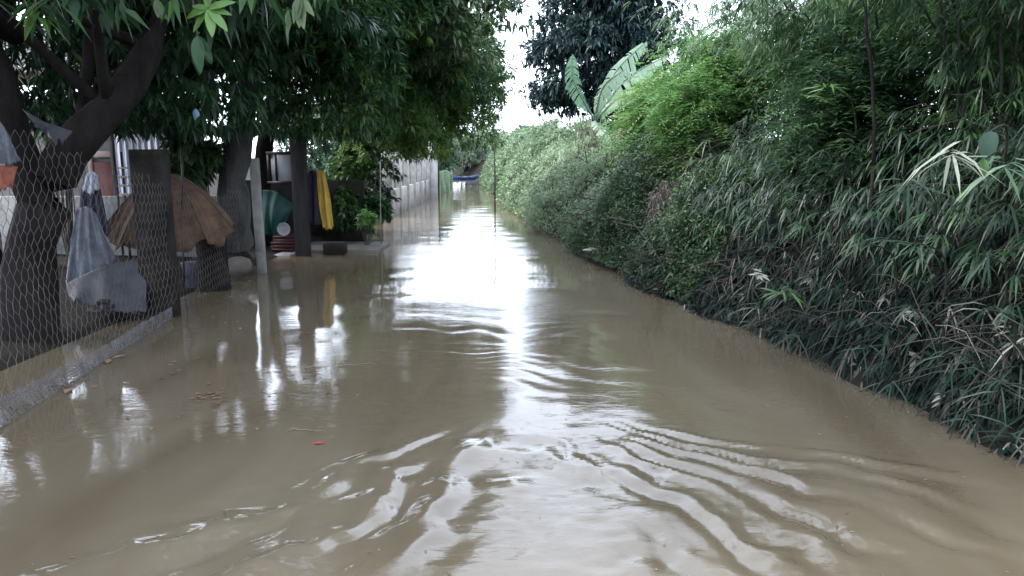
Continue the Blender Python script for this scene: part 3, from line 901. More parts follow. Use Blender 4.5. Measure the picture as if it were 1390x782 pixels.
# tangled bank growth: thin leaves and dead stalks, too many to count
g = np.random.default_rng(400)
n = 4700
y = 2.2 + 8.2 * g.uniform(0, 1, n) ** 1.15
s = g.uniform(0, 1, n)
o = np.interp(s, [0, .6, 1], [-.05, .7, 1.7])
x = bank_x(y) + o
lump = .5 + .5 * value_noise(y * 1.4, s * 3, 9)
z = np.interp(o, [-.1, 0, .2, .6, 1.1, 1.9], [.02, .03, .28, .85, 1.4, 1.75]) + g.uniform(-.15, .15, n) + .42 * (lump - .35) * g.uniform(.3, 1, n)
z = np.maximum(z, .03)
C = np.stack([x, y, z], 1)
O = unit(np.stack([-.8 + .5 * g.normal(size=n), -.35 + .6 * g.normal(size=n), -.15 + .45 * g.normal(size=n)], 1))
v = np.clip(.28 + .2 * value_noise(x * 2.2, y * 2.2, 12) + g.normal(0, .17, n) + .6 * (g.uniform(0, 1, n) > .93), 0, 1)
L = Leaves()
kind = g.uniform(0, 1, n) + .25 * value_noise(x * 1.7, y * 1.7, 14)
for (lo, hi, nl, ln_, wd_) in ((-9, .35, 6, .13, .010), (.35, .6, 4, .24, .012), (.6, .78, 8, .09, .012), (.78, .9, 5, .34, .013)):
    m_ = (kind >= lo) & (kind < hi)
    sprays(L, g, C[m_], O[m_], nl, ln_, wd_, v[m_], .7, 1.1)
m_ = kind >= .9
whorls(L, C[m_], O[m_], g, 6, .10, .04, np.clip(v[m_] + .15, 0, 1), 1.0, .25)
Ld = Leaves()
m_ = g.uniform(0, 1, n) < .10
sprays(Ld, g, C[m_] + .05 * rdir(int(m_.sum()), g), unit(O[m_] + np.array([0, 0, -.7])), 5, .2, .013, np.clip(g.normal(.3, .22, int(m_.sum())), 0, .9), .8, 1.0)
tag(Ld.build('dead_leaves', M['dead']), 'withered brown leaves hanging through the bank undergrowth', 'dead leaves', kind='stuff')
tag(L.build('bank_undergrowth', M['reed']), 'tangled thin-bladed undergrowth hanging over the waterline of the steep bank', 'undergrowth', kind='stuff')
b = MB()
for k in range(560):
    yy = g.uniform(2.4, 10.5); oo = g.uniform(0, 1.6); xx = bank_x(yy) + oo; zz = max(float(ground_z(xx, yy)), 0) + g.uniform(.05, .4)
    l = g.uniform(.2, .7) + .6 * (g.uniform() > .85)
    d = unit(np.array([-.7 + g.normal() * .6, g.normal() * .7, .55 + g.normal() * .4]))
    p0 = np.array([xx, yy, zz]); p1 = p0 + d * l * .55; p2 = p0 + d * l + np.array([-.05, 0, -.35 * l])
    b.tube(path([p0, p1, p2], 5), np.linspace(.0045, .002, 5), 3, float(np.clip(g.normal(.28, .25), 0, 1)), False)
tag(b.build('dead_stalks', M['dead'], None, True), 'thin grey-brown dead stalks tangled through the bank growth', 'stalks', kind='stuff')

# near plants built leaf by leaf
def sprig(name, label, px, py, y, n, ln, wd, mat, seed, var=(.2, .9), group=None, aim=(-.3, -.6, .1), fan=1.0, droop=.45, cat='plant'):
    g = np.random.default_rng(seed)
    c = at(px, py, y)
    gx_, gy_ = c[0] + .45, c[1] + .4
    base = np.array([gx_, gy_, max(float(ground_z(gx_, gy_)), c[2] - .3)])
    t = thing(name, label, cat, base, group)
    b = MB(); b.tube(path([base - np.array([0, 0, .1]), (base + c) / 2 + np.array([.06, 0, .05]), c], 8), np.linspace(.009, .004, 8), 5)
    b.build('stem', M['culm'], t, True)
    aim = np.array(aim)
    for k in range(n):
        a = -math.pi * .5 * fan + math.pi * fan * (k + .5) / n * 1.0 + g.uniform(-.12, .12)
        S = unit(np.cross(aim, [0, 0, 1.0]))
        D = unit(aim) * math.cos(a) * .8 + S * math.sin(a) + np.array([0, 0, g.uniform(-.45, .45)])
        LL = Leaves(); l0 = ln * g.uniform(.7, 1.2)
        LL.add(np.array([c + .02 * g.normal(size=3)]), D[None], np.array([[g.uniform(-.3, .3), -.5, 1.0]]), l0, wd * g.uniform(.85, 1.15),
               np.array([g.uniform(*var)]), droop * g.uniform(.4, 1.4), 'blade')
        LL.build('leaf', M[mat], t, None)
    return t


sprig('fan_leaf_plant', 'pale straw-coloured fan of long blades standing out of the dark bank', 1292, 207, 4.55, 15, .30, .019, 'pale_leaf', 501, (.1, .8), None, (-.2, -.8, .0), 1.9, .5)
sprig('fan_leaf_plant', 'green long-bladed sprig just beside the pale fan of blades', 1368, 220, 4.6, 12, .34, .024, 'banana', 502, (.1, .8), None, (-.5, -.7, -.1), 1.6, .5)
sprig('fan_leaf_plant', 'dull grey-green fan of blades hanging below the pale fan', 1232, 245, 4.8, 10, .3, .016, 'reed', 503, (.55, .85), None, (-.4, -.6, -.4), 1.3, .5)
for k, (px, py, y) in enumerate(((1118, 205, 6.6), (1090, 262, 6.4), (1175, 330, 5.2), (1245, 330, 4.8), (1330, 345, 4.4), (1130, 392, 5.8),
                                 (1240, 420, 4.6), (1340, 420, 4.1), (1180, 470, 5.0), (1290, 480, 4.3), (1360, 520, 3.9), (1075, 455, 6.2), (1210, 520, 4.7), (1310, 560, 4.1), (1375, 590, 3.8))):
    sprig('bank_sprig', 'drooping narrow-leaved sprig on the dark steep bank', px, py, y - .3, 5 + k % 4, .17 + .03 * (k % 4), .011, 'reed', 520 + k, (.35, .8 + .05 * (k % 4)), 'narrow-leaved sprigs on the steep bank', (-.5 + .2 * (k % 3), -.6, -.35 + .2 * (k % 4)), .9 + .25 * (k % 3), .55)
sprig('green_sprig', 'fresh green narrow-leaved seedling low on the dark bank', 1065, 395, 6.0, 10, .2, .022, 'bamboo', 560, (.4, .75), None, (-.3, -.7, -.1), 1.5, .5)
sprig('green_sprig', 'bright green rosette of short leaves high on the bank', 1125, 118, 6.3, 11, .17, .022, 'bright_leaf', 561, (.2, .8), None, (0, -.8, .1), 1.9, .3)
sprig('white_leaf_sprig', 'sprig with small whitish leaves beside the fresh green seedling', 1030, 372, 6.4, 12, .085, .03, 'pale_leaf', 562, (.7, 1), None, (-.6, -.6, 0), 1.9, .2)
sprig('white_leaf_sprig', 'small pale-leaved weed growing out of the water by the dark bush', 808, 338, 11.6, 10, .2, .05, 'pale_leaf', 563, (.4, .9), None, (-.5, -.7, .1), 1.9, .3)

# broad taro leaf and one fresh green blade
def broad_leaf(name, label, px, py, y, L0, W0, mat, face, rot, seed):
    g = np.random.default_rng(seed)
    c = at(px, py, y)
    base = np.array([c[0] + .4, c[1] + .45, max(float(ground_z(c[0] + .4, c[1] + .45)), c[2] - .4)])
    t = thing(name, label, 'plant', base)
    b = MB(); b.tube(path([base, (base + c) / 2 + np.array([.08, .05, .22]), c], 10), np.linspace(.012, .006, 10), 6); b.build('stalk', M['culm'], t, True)
    oval_leaf('leaf', c, (-math.sin(rot), -.55, -math.cos(rot)), face, L0, W0, mat, t, seed, .5, 0.0)


broad_leaf('taro_plant', 'broad blue-green taro leaf drooping above the pale fan of blades', 1345, 178, 4.8, .2, .11, 'taro', (-.5, -.45, .9), .5, 1)
broad_leaf('green_leaf_plant', 'single fresh green oval leaf between the pale fan and the taro leaf', 1336, 216, 4.55, .11, .05, 'bright_leaf', (-.2, -.9, .3), .15, 2)

# banana plant with torn leaves
def banana():
    c = at(800, 205, 19.0)
    x, y = c[0], 19.0
    z0 = float(ground_z(x, y))
    t = thing('banana_plant', 'banana plant with tall torn pale-green leaves behind the hedge', 'plant', (x, y, z0))
    b = MB()
    b.tube(path([(x, y, z0 - .1), (x + .03, y, 1.6), at(812, 168, 19.0)], 8), np.linspace(.16, .09, 8), 10); b.build('stem', M['dead'], t, True)
    heart = at(808, 165, 19.0)
    spec = [(777, 74, .0, .38, .5), (848, 94, -.6, .30, .85), (878, 56, .3, .36, .75), (904, 76, .4, .38, .9), (892, 122, -.5, .34, .95), (832, 192, -.9, .26, .95)]
    for k, (px, py, dy, wd, var) in enumerate(spec):
        g = np.random.default_rng(600 + k)
        tip = at(px, py, 19.0 + dy)
        ctrl = (heart + tip) / 2 + np.array([(-.25 if px < 800 else -.18), 0, .18])
        P = path([heart, ctrl, tip], 24)
        lf = None
        b = MB(); b.tube(P, np.linspace(.035, .006, 24), 5); rib = b.build('leaf', M['banana'], t, True)
        T = np.gradient(P, axis=0); T = unit(T)
        face = unit(np.array([-.2 + .5 * g.normal(), -1, .3]))
        S = unit(np.cross(T, face))
        # strips either side of the midrib, torn apart here and there
        n = 60
        for sg in (-1, 1):
            V, F = [], []
            idx = np.linspace(4, 23, n)
            pb = np.stack([np.interp(idx, np.arange(24), P[:, a]) for a in range(3)], 1)
            sb = np.stack([np.interp(idx, np.arange(24), S[:, a]) for a in range(3)], 1) * sg
            f = (idx - 4) / 19
            w_ = wd * .5 * np.sin(np.pi * np.clip(f * .92 + .08, 0, 1)) ** .6
            tear = g.normal(0, .35, n)[np.cumsum(g.uniform(0, 1, n) < .24)]
            for i in range(n - 1):
                if g.uniform() < .09: continue
                drop0 = .35 * w_[i] + abs(tear[i]) * .3
                e0 = pb[i] + sb[i] * w_[i] + np.array([0, 0, -drop0])
                e1 = pb[i + 1] + (sb[i] * w_[i] + np.array([0, 0, -drop0])) * 1.0
                k0 = len(V)
                V += [pb[i], pb[i + 1], (pb[i + 1] + e1) / 2 + np.array([0, 0, .02]), (pb[i] + e0) / 2 + np.array([0, 0, .02]), e1, e0]
                F += [(k0, k0 + 1, k0 + 2, k0 + 3), (k0 + 3, k0 + 2, k0 + 4, k0 + 5)]
            mesh('blade', V, F, M['banana'], rib, np.clip(np.full(len(V), var) + g.normal(0, .08, len(V)), 0, 1), org=np.array(t.location))
    L = Leaves(); g = np.random.default_rng(660)
    cc = at(812, 195, 18.9)
    q = g.normal(size=(260, 3)) * np.array([.28, .2, .3])
    L.add(cc + q, unit(np.array([0, 0, -1.0]) + .4 * rdir(260, g)), rdir(260, g), .35, .03, g.uniform(.3, 1, 260), .1, 'blade')
    L.build('dry_leaves', M['dead'], t)


banana()

# big dark evergreen behind
make_tree('evergreen_tree', 'tall dark evergreen tree rising behind the banana plant', (3.6, 31, .8),
          [(3.6, 31, .5), (3.6, 31, 2.5), (3.7, 31, 4.5), (3.7, 31, 6.5)], .3, .18,
          (3.85, 31, 5.6), (2.9, 2.4, 3.3), 95, .9, 7600, 8, .26, .085, M['dark_tree'], M['bark'], 43, zmin=2.2, v0=.42, spread=1.1, shape='simple')

# trees and shrubs where the lane bends away
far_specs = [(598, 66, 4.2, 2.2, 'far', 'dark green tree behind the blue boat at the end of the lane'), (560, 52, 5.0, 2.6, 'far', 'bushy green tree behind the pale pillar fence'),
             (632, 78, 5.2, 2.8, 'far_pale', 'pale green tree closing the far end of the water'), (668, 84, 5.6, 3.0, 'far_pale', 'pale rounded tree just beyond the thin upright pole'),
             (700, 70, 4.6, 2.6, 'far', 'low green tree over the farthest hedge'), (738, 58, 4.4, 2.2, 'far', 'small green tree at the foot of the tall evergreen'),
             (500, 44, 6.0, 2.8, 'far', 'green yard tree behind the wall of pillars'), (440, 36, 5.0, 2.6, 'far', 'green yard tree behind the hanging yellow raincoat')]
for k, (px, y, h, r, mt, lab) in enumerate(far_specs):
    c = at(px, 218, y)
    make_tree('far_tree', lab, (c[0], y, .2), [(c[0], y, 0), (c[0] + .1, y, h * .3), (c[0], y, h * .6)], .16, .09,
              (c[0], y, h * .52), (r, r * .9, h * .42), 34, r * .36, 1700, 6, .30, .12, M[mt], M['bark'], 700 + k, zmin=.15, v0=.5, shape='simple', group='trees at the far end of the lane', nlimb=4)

# yard greenery on the left
def leafy_bush(name, label, c, rad, n, ln, mat, seed, v0=.45, zmin=.05):
    g = np.random.default_rng(seed)
    t = thing(name, label, 'bush', (c[0], c[1], 0))
    L = Leaves()
    P, d, sh, lc = lobed_points(g, c, np.array(rad) * .75, 16, max(rad) * .33, n, zmin)
    whorls(L, P, d, g, 6, ln, ln * .42, v0 + sh, 1.0, .3)
    L.build('foliage', M[mat], t)
    b = MB()
    for q in lc:
        b = MB(); b.tube(path([(c[0], c[1], -.1), (np.array([c[0], c[1], 0]) + q) / 2 + g.normal(size=3) * .05, q], 6), np.linspace(.016, .006, 6) * min(1, max(rad) * 1.5), 5)
        b.build('stem', M['twig'], t, True)
    return t


leafy_bush('bush', 'dark green bush overhanging the water behind the yellow raincoat', at(480, 285, 14.6), (.75, .8, .75), 900, .12, 'mango', 801, .5)
leafy_bush('bush', 'small yellow-green bush tip beside the thin white pole', at(497, 297, 13.6), (.2, .2, .2), 130, .09, 'feather', 802, .6)
leafy_bush('bush', 'tall leafy bush hanging over the thin white pole', at(490, 240, 16.5), (1.1, 1.0, 1.0), 1300, .14, 'mango', 803, .55)
leafy_bush('bush', 'bright green bush in front of the tiled roof', at(75, 150, 10.6), (.5, .5, .5), 420, .11, 'shrub', 804, .85)
leafy_bush('bush', 'grassy clump hanging beside the blue bag', at(262, 215, 9.9), (.45, .35, .35), 380, .16, 'shrub', 805, .5)


# ------------------------------------------------------------------ left side: fence and yard things
def cloth(name, label, cat, pts_top, pts_bot, y_push, mat, folds=4, amp=.04, nu=22, nv=26, seed=0, bulge=.0, ragged=.02, parent=None, thick=.006, side=None):
    """hanging cloth between a top line and a bottom line (each a list of points), with folds that deepen downwards"""
    g = np.random.default_rng(seed)
    T, B = path(pts_top, nu), path(pts_bot, nu)
    V = []
    for i in range(nv):
        f = i / (nv - 1)
        row = T * (1 - f) + B * f
        u = np.linspace(0, 1, nu)
        dep = amp * (0.25 + .75 * f) * (np.sin(2 * math.pi * folds * (u + .06 * math.sin(3 * f + seed))) + .5 * np.sin(2 * math.pi * folds * 1.7 * u + 2 + 2 * f))
        row = row + np.stack([.25 * dep, -dep - bulge * np.sin(math.pi * f) * np.sin(math.pi * u), .0 * u], 1)
        if side:
            cx = row.mean(0); row = cx + (row - cx) * side(f)
        if i == nv - 1: row = row + np.stack([u * 0, u * 0, ragged * g.normal(size=nu)], 1)
        V.append(row)
    V = np.concatenate(V)
    o = mesh(name, V, grid_faces(nu, nv), M[mat], parent)
    md = o.modifiers.new('thickness', 'SOLIDIFY'); md.thickness = thick; md.offset = 0
    if label: tag(o, label, cat)
    return o


# hexagonal wire netting with its bottom roll
fx = lambda y: np.interp(y, [2.2, 4.6, 7.4, 10.5], [-3.22, -3.28, -3.52, -3.62])
fence = thing('wire_fence', 'hexagonal wire netting fence running from the water edge past the leaning trunk', 'fence', (float(fx(5)), 5, 0))
cw, ch = .088, .112
nyc = int(7.4 / cw)
VV, EE, idn = [], [], {}
gN = np.random.default_rng(900)
top_at = lambda y: np.interp(y, [2.4, 4.4, 5.2, 6.2, 7.4, 8.5, 9.9], [1.75, 1.68, 1.75, 1.5, 1.35, 1.1, 1.2])


def node(i, k, t):
    key = (i, k, t)
    if key not in idn:
        yb = 2.5 + i * cw + (cw / 2 if k % 2 else 0)
        zb = .06 + k * ch * .75 + (0 if t == 0 else ch * .3)
        yb += .012 * math.sin(zb * 5 + i) + .006 * gN.normal(); zb += .025 * math.sin(yb * 2.3) + .005 * gN.normal()
        xb = float(fx(yb)) + .05 * math.sin(yb * 1.7 + zb * 2) + .02 * math.sin(zb * 6)
        idn[key] = np.array([xb, yb, zb])
    return idn[key]


wires = MB()
for i in range(nyc):
    for k in range(24):
        a0, a1 = node(i, k, 0), node(i, k, 1)
        if a0[2] > top_at(a0[1]): continue
        wires.tube(np.array([a0, a1]), .0026, 3, .5, False)
        j = i if k % 2 else i - 1
        for q in (j, j + 1):
            if 0 <= q < nyc:
                wires.tube(np.array([a1, node(q, k + 1, 0)]), .0019, 3, .5, False)
wires.build('netting', M['wire'], fence, True)
# pale double strip folded at the foot, with a fringe of cut wires
st = MB()
g = np.random.default_rng(910)
for r_ in range(7):
    yv = np.linspace(2.6, 7.5, 150)
    zc = .06 + .015 * np.sin(yv * 1.9) + .006 * np.sin(yv * 5)
    P = np.stack([fx(yv) + .03 + .03 * r_ * (7.4 - yv) / 4, yv, zc + .045 - .020 * r_ * (1 + .0 * yv) + .006 * g.normal(size=150)], 1)
    st.tube(P, .003, 3, .5, False)
for yv in np.arange(2.6, 7.45, .026):
    zc = .06 + .015 * math.sin(yv * 1.9) + .006 * math.sin(yv * 5)
    x0 = float(fx(yv))
    k = (7.4 - yv) / 4
    sl = g.normal() * .02
    st.tube(np.array([[x0 + .03, yv, zc + .05], [x0 + .03 + .18 * k, yv + .02 + sl, zc - .09], [x0 + .03 + .2 * k, yv + .03 + sl, zc - .14 - .03 * g.uniform()]]), .0024, 3, .5, False)
    st.tube(np.array([[x0 + .03, yv, zc + .05], [x0 + .03 + .16 * k, yv - .05 + sl, zc - .08]]), .0024, 3, .5, False)
st.build('folded_hem', M['net_grey'], fence, True)

# broad dark post (belongs to the fence line)
pc = at_z(214, 432, 0)
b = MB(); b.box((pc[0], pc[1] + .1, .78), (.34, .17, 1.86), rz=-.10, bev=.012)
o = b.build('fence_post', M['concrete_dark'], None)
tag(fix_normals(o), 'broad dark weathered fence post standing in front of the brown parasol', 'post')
pc = at_z(355, 370, 0)
b = MB(); b.box((pc[0], pc[1], .76), (.12, .12, 1.75), rz=.1, ry=-.012, bev=.01)
tag(fix_normals(b.build('fence_post', M['concrete'], None)), 'thin grey concrete post beside the grey tree trunk', 'post')
b = MB(); b.tube(path([at_z(250, 398, -.1), at(248, 300, 8.3), at(246, 200, 8.35)], 6, .004), .012, 6)
tag(b.build('iron_rod', M['black_metal'], None, True), 'thin dark rod upright between broad post and stump', 'rod')

# stump and sack
pc = at_z(283, 395, 0)
b = MB(); b.tube([(pc[0], pc[1] + .15, -.15), (pc[0], pc[1] + .15, .15), (pc[0] + .02, pc[1] + .15, .5), (pc[0] + .03, pc[1] + .15, .78), (pc[0] + .03, pc[1] + .15, .8)], [.24, .2, .18, .17, .12], 14)
tag(b.build('tree_stump', M['bark'], None, True), 'dark cut stump under the drooping edge of the brown parasol', 'stump')


def blob(name, label, cat, c, rad, mat, seed, parent=None):
    g = np.random.default_rng(seed)
    nu, nv = 16, 10
    V, F = [], []
    for i in range(nv + 1):
        th = math.pi * i / nv
        for j in range(nu):
            ph = 2 * math.pi * j / nu
            k = 1 + .10 * math.sin(3 * ph + seed) * math.sin(th) + .06 * g.normal() * math.sin(th)
            V.append(np.array(c) + k * np.array(rad) * np.array([math.sin(th) * math.cos(ph), math.sin(th) * math.sin(ph), math.cos(th)]))
    for i in range(nv):
        for j in range(nu):
            F.append((i * nu + j, (i + 1) * nu + j, (i + 1) * nu + (j + 1) % nu, i * nu + (j + 1) % nu))
    o = mesh(name, V, F, M[mat], parent)
    if label: tag(o, label, cat)
    return o


blob('sack', 'pale brown sack slumped at the foot of the grey tree', 'sack', at(325, 362, 10.0), (.17, .16, .14), 'stone', 5)

# brown parasol: tilted drooping canopy with ribs
def parasol():
    apex = at(226, 236, 8.6)
    t = thing('parasol', 'brown ribbed parasol drooping open behind the broad dark post', 'parasol', (apex[0], apex[1], 0))
    ns, nr = 120, 12
    V, F = [], []
    tilt = .16
    for i in range(nr + 1):
        f = i / nr
        for j in range(ns):
            a = 2 * math.pi * j / ns
            sc = 1 - .09 * abs(math.sin(a * 5)) * f + .03 * math.sin(3 * a + 1) * f
            r = .70 * (f ** .8) * sc
            r *= 1 + .035 * math.cos(a * 30) * f
            zz = -(.62 + .16 * math.cos(a + .8)) * f ** 1.35 - .10 * abs(math.sin(a * 5)) * f ** 2 - .016 * math.sin(a * 20) * f
            xx, yy = r * math.cos(a), r * math.sin(a)
            V.append(apex + np.array([xx, yy, zz - tilt * xx * -1 * .6 + .02 * math.sin(7 * a) * f]))
    for i in range(nr):
        for j in range(ns):
            F.append((i * ns + j, i * ns + (j + 1) % ns, (i + 1) * ns + (j + 1) % ns, (i + 1) * ns + j))
    can = mesh('canopy', V, F, M['brown_cloth'], t)
    md = can.modifiers.new('thickness', 'SOLIDIFY'); md.thickness = .006
    for k in range(10):
        j = int(k * ns / 10)
        P = np.array([V[i * ns + j] for i in range(nr + 1)]) + np.array([0, 0, .006])
        b = MB(); b.tube(P, .009, 5); b.build('rib', M['twig'], t, True)
    b = MB(); b.tube([apex + np.array([0, 0, .06]), (apex[0], apex[1], -.1)], .02, 8); b.build('pole', M['black_metal'], t, True)


parasol()

# draped sheets in the yard
y = 7.6
cloth('draped_sheet', 'pale blue-grey sheet draped in folds beside the leaning trunk', 'sheet',
      [at(104, 285, y), at(118, 280, y), at(130, 290, y)], [at(88, 385, y - .1), at(122, 378, y - .1), at(158, 352, y)], 0, 'grey_tarp', 4, .025, 30, seed=1)
cloth('draped_sheet', 'flat slate-grey sheet spread low over a frame behind the netting', 'sheet',
      [at(90, 385, y - .25), at(140, 362, y - .2), at(198, 348, y)], [at(92, 402, y - .35), at(140, 420, y - .4), at(198, 425, y - .3)], 0, 'slate_tarp', 2, .02, 24, seed=2)
cloth('shirt', 'crumpled white and blue cloth hung by the red-brown door', 'cloth',
      [at(118, 236, 8.0), at(126, 233, 8.0), at(133, 238, 8.0)], [at(112, 258, 8.0), at(124, 262, 8.0), at(134, 256, 8.0)], 0, 'white_cloth', 3, .02, 14, 12, seed=3)
cloth('dark_cloth', 'dark blue cloth hanging under the crumpled white cloth', 'cloth',
      [at(110, 256, 8.05), at(124, 258, 8.05), at(136, 256, 8.05)], [at(104, 322, 8.05), at(124, 330, 8.05), at(148, 316, 8.05)], 0, 'navy_cloth', 3, .03, 18, seed=4)
cloth('plastic_sheet', 'torn grey plastic sheet hanging from the leaning limb', 'sheet',
      [at(30, 148, 6.0), at(60, 165, 6.0), at(98, 178, 6.0)], [at(48, 168, 5.95), at(72, 192, 5.95), at(90, 188, 5.95)], 0, 'slate_tarp', 2, .02, 20, 14, seed=5)
cloth('plastic_sheet', 'pale plastic sheet hanging at the fence over the orange cloth', 'sheet',
      [at(-20, 150, 5.6), at(0, 165, 5.6), at(14, 190, 5.6)], [at(-20, 222, 5.6), at(4, 224, 5.6), at(27, 220, 5.6)], 0, 'grey_tarp', 3, .02, 18, seed=6)
cloth('orange_cloth', 'dull orange cloth hanging behind the wire netting', 'cloth',
      [at(-18, 224, 5.7), at(0, 224, 5.7), at(24, 226, 5.7)], [at(-18, 262, 5.7), at(2, 258, 5.7), at(16, 254, 5.7)], 0, 'orange_cloth', 2, .02, 14, 12, seed=7)
blob('plastic_bag', 'small pale blue plastic bag hanging among the dark leaves', 'bag', at(266, 156, 7.6), (.03, .03, .06), 'blue_plastic', 8)

# house at the back of the yard
hs = thing('house', 'low house with weathered tiled roof, beige fascia and red-brown door behind the trees', 'house', (-8.6, 14, 0))
b = MB(); b.box((-9.2, 14.6, 1.3), (6.4, .2, 2.9)); b.build('wall', M['concrete'], hs)
b = MB(); b.box((*at(144, 240, 14.4)[:2], .75), (.42, .06, 1.65), bev=.01); dr = fix_normals(b.build('door', M['red_door'], hs))
dx = at(144, 240, 14.4)[0]
b = MB()
b.box((dx - .26, 14.40, .8), (.09, .1, 1.75), bev=.01); b.box((dx + .29, 14.40, .8), (.15, .1, 1.75), bev=.01); b.box((dx, 14.41, 1.72), (.40, .1, .12), bev=.01)
fix_normals(b.build('frame', M['beige'], dr))
b = MB(); b.box((-9.4, 13.4, 3.02), (7.0, .1, .24), bev=.01); fix_normals(b.build('fascia', M['beige'], hs))
for r_ in range(6):
    for c_ in range(24):
        if r_ == 0 and c_ == 0:
            b = MB()
            nn = 7
            V, F = [], []
            for i in range(2):
                for j in range(nn):
                    V.append((-.15 + .3 * j / (nn - 1), -.25 + .5 * i, .04 * math.cos(2 * math.pi * j / (nn - 1)) + .03 * (1 - i)))
            for j in range(nn - 1):
                F.append((j, j + 1, nn + j + 1, nn + j))
            b.add(V, F)
            tile = b.build('tile', M['roof'], hs)
            md = tile.modifiers.new('thickness', 'SOLIDIFY'); md.thickness = .02
            o = tile
            tile.data.transform(__import__('mathutils').Matrix.Translation(Vector(hs.location)))
        else:
            o = tile.copy(); col.objects.link(o); o.parent = hs
        o.location = (-12.7 + c_ * .3 - hs.location.x, 13.5 + r_ * .44 - 14, 3.18 + r_ * .21)
        o.rotation_euler = (.44, 0, 0)
lt = thing('lean_to', 'pale corrugated metal lean-to behind the broad dark post', 'shed', (*at(190, 205, 12.0)[:2], 0))
V, F = [], []
nn = 60
c0, c1 = at(155, 186, 12.2), at(236, 186, 12.2)
for i in range(nn):
    f = i / (nn - 1)
    q = c0 * (1 - f) + c1 * f
    dz = .02 * math.sin(f * 60)
    V += [q + np.array([0, dz, .05]), q + np.array([0, dz, -2.2])]
for i in range(nn - 1): F.append((2 * i, 2 * i + 2, 2 * i + 3, 2 * i + 1))
o = mesh('panel', V, F, M['sheet_metal'], lt)
md = o.modifiers.new('thickness', 'SOLIDIFY'); md.thickness = .004
b = MB()
for px in (153, 239):
    q = at(px, 200, 12.25); b.box((q[0], q[1], .9), (.07, .07, 2.4))
b.build('frame', M['wood_dark'], lt)
b = MB(); b.box((-6.2, 11.7, .5), (3.6, .14, 1.1), rz=.05, bev=.01)
tag(fix_normals(b.build('yard_wall', M['concrete'], None)), 'rough grey wall closing the yard behind the brown parasol', 'wall')
bk = thing('bucket', 'pale blue bucket standing under the brown parasol beside the stump', 'bucket', (-4.02, 9.25, float(ground_z(-4.02, 9.25))))
V, F = [], []
q = np.array(bk.location)
for (r_, z_) in ((0, .0), (.11, .0), (.14, .3), (.15, .31), (.13, .3), (.10, .02)):
    for j in range(18): V.append(q + np.array([r_ * math.cos(j * math.pi / 9), r_ * math.sin(j * math.pi / 9), z_]))
for i in range(5):
    for j in range(18): F.append((i * 18 + j, i * 18 + (j + 1) % 18, (i + 1) * 18 + (j + 1) % 18, (i + 1) * 18 + j))
mesh('pail', V, F, M['grey_tarp'], bk)
b = MB(); th = np.linspace(0, math.pi, 12); b.tube(np.stack([q[0] + .15 * np.cos(th), q[1] - .10 * np.sin(th), q[2] + .3 - .1 * np.sin(th)], 1), .004, 5); b.build('handle', M['black_metal'], bk, True)
g = np.random.default_rng(950)
for k in range(9):
    c = np.array([-4.15 - .07 * (k % 3) + .03 * g.normal(), 7.9 + .05 * g.normal(), .13 + .045 * (k // 3)])
    b = MB(); b.box(c, (.10, 1.3 + .3 * g.uniform(), .035), rz=.25 + .06 * g.normal(), bev=.004)
    tag(fix_normals(b.build('plank', M['wood_dark'], None)), 'old dark plank in the pile on the yard mud behind the netting', 'plank', 'planks piled in the yard')
# small slatted rack
rk = thing('rack', 'small dark rack with pale shelves beside the red-brown door', 'rack', (*at(174, 250, 11.0)[:2], 0))
for k in range(4):
    q = at(174, 228 + 12 * k, 11.0); b = MB(); b.box(q, (.24, .18, .025), rz=.2, bev=.004); fix_normals(b.build('shelf', M['beige'], rk))
for sx in (-1, 1):
    for sy in (-.5, .5):
        q = at(174, 228, 11.0); b = MB(); b.box((q[0] + sx * .135, q[1] + sy * .2, .85), (.025, .025, 1.75)); b.build('post', M['black_metal'], rk)

# shack beside the dark post: post, back wall, window, porch slab
pc = at_z(412, 347, 0)
sh = thing('shack', 'open shack with dark post, black-framed window and grey back wall by the water', 'shed', (pc[0], pc[1], 0))
b = MB(); b.box((pc[0], pc[1], 1.0), (.22, .22, 2.3), bev=.01); fix_normals(b.build('post', M['wood_dark'], sh))
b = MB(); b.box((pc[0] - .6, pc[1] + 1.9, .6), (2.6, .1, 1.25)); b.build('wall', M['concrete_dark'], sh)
wc = (at(366, 208, 12.8) + at(403, 248, 12.8)) / 2
ww, wh = at(403, 228, 12.8)[0] - at(366, 228, 12.8)[0], at(380, 208, 12.8)[2] - at(380, 248, 12.8)[2]
b = MB(); b.box(wc, (ww, .02, wh)); wd_ = b.build('window', M['pane'], sh)
for (cx, cz, sx, sz) in ((0, wh / 2, ww + .08, .05), (0, -wh / 2, ww + .08, .05), (-ww / 2, 0, .06, wh - .05), (-ww / 2 + .12, 0, .03, wh - .05)):
    b = MB(); b.box((wc[0] + cx, wc[1] - .02, wc[2] + cz), (sx, .05, sz)); b.build('frame', M['black_metal'], wd_)
b = MB(); b.box((pc[0] + .45, pc[1] + 1.05, -.04), (1.5, 1.3, .2), bev=.02); fix_normals(b.build('porch_slab', M['porch'], sh))
b = MB(); b.box((pc[0] - .45, pc[1] + .12, .0), (.50, .5, .05), bev=.01); fix_normals(b.build('floor_slab', M['grey_plastic'], sh))
q = at(457, 338, 12.9)
b = MB(); b.box((q[0], q[1] - .1, .1), (.36, .3, .2), bev=.015); tag(fix_normals(b.build('step_block', M['concrete_dark'], None)), 'dark block step in front of the porch under the yellow raincoat', 'step')
yc = 12.75
cloth('navy_jacket', 'dark navy jacket hanging between the dark post and the yellow raincoat', 'jacket',
      [at(418, 234, yc), at(424, 231, yc), at(431, 236, yc)], [at(418, 300, yc), at(428, 306, yc), at(440, 304, yc)], 0, 'navy_cloth', 2, .04, 18, seed=11)
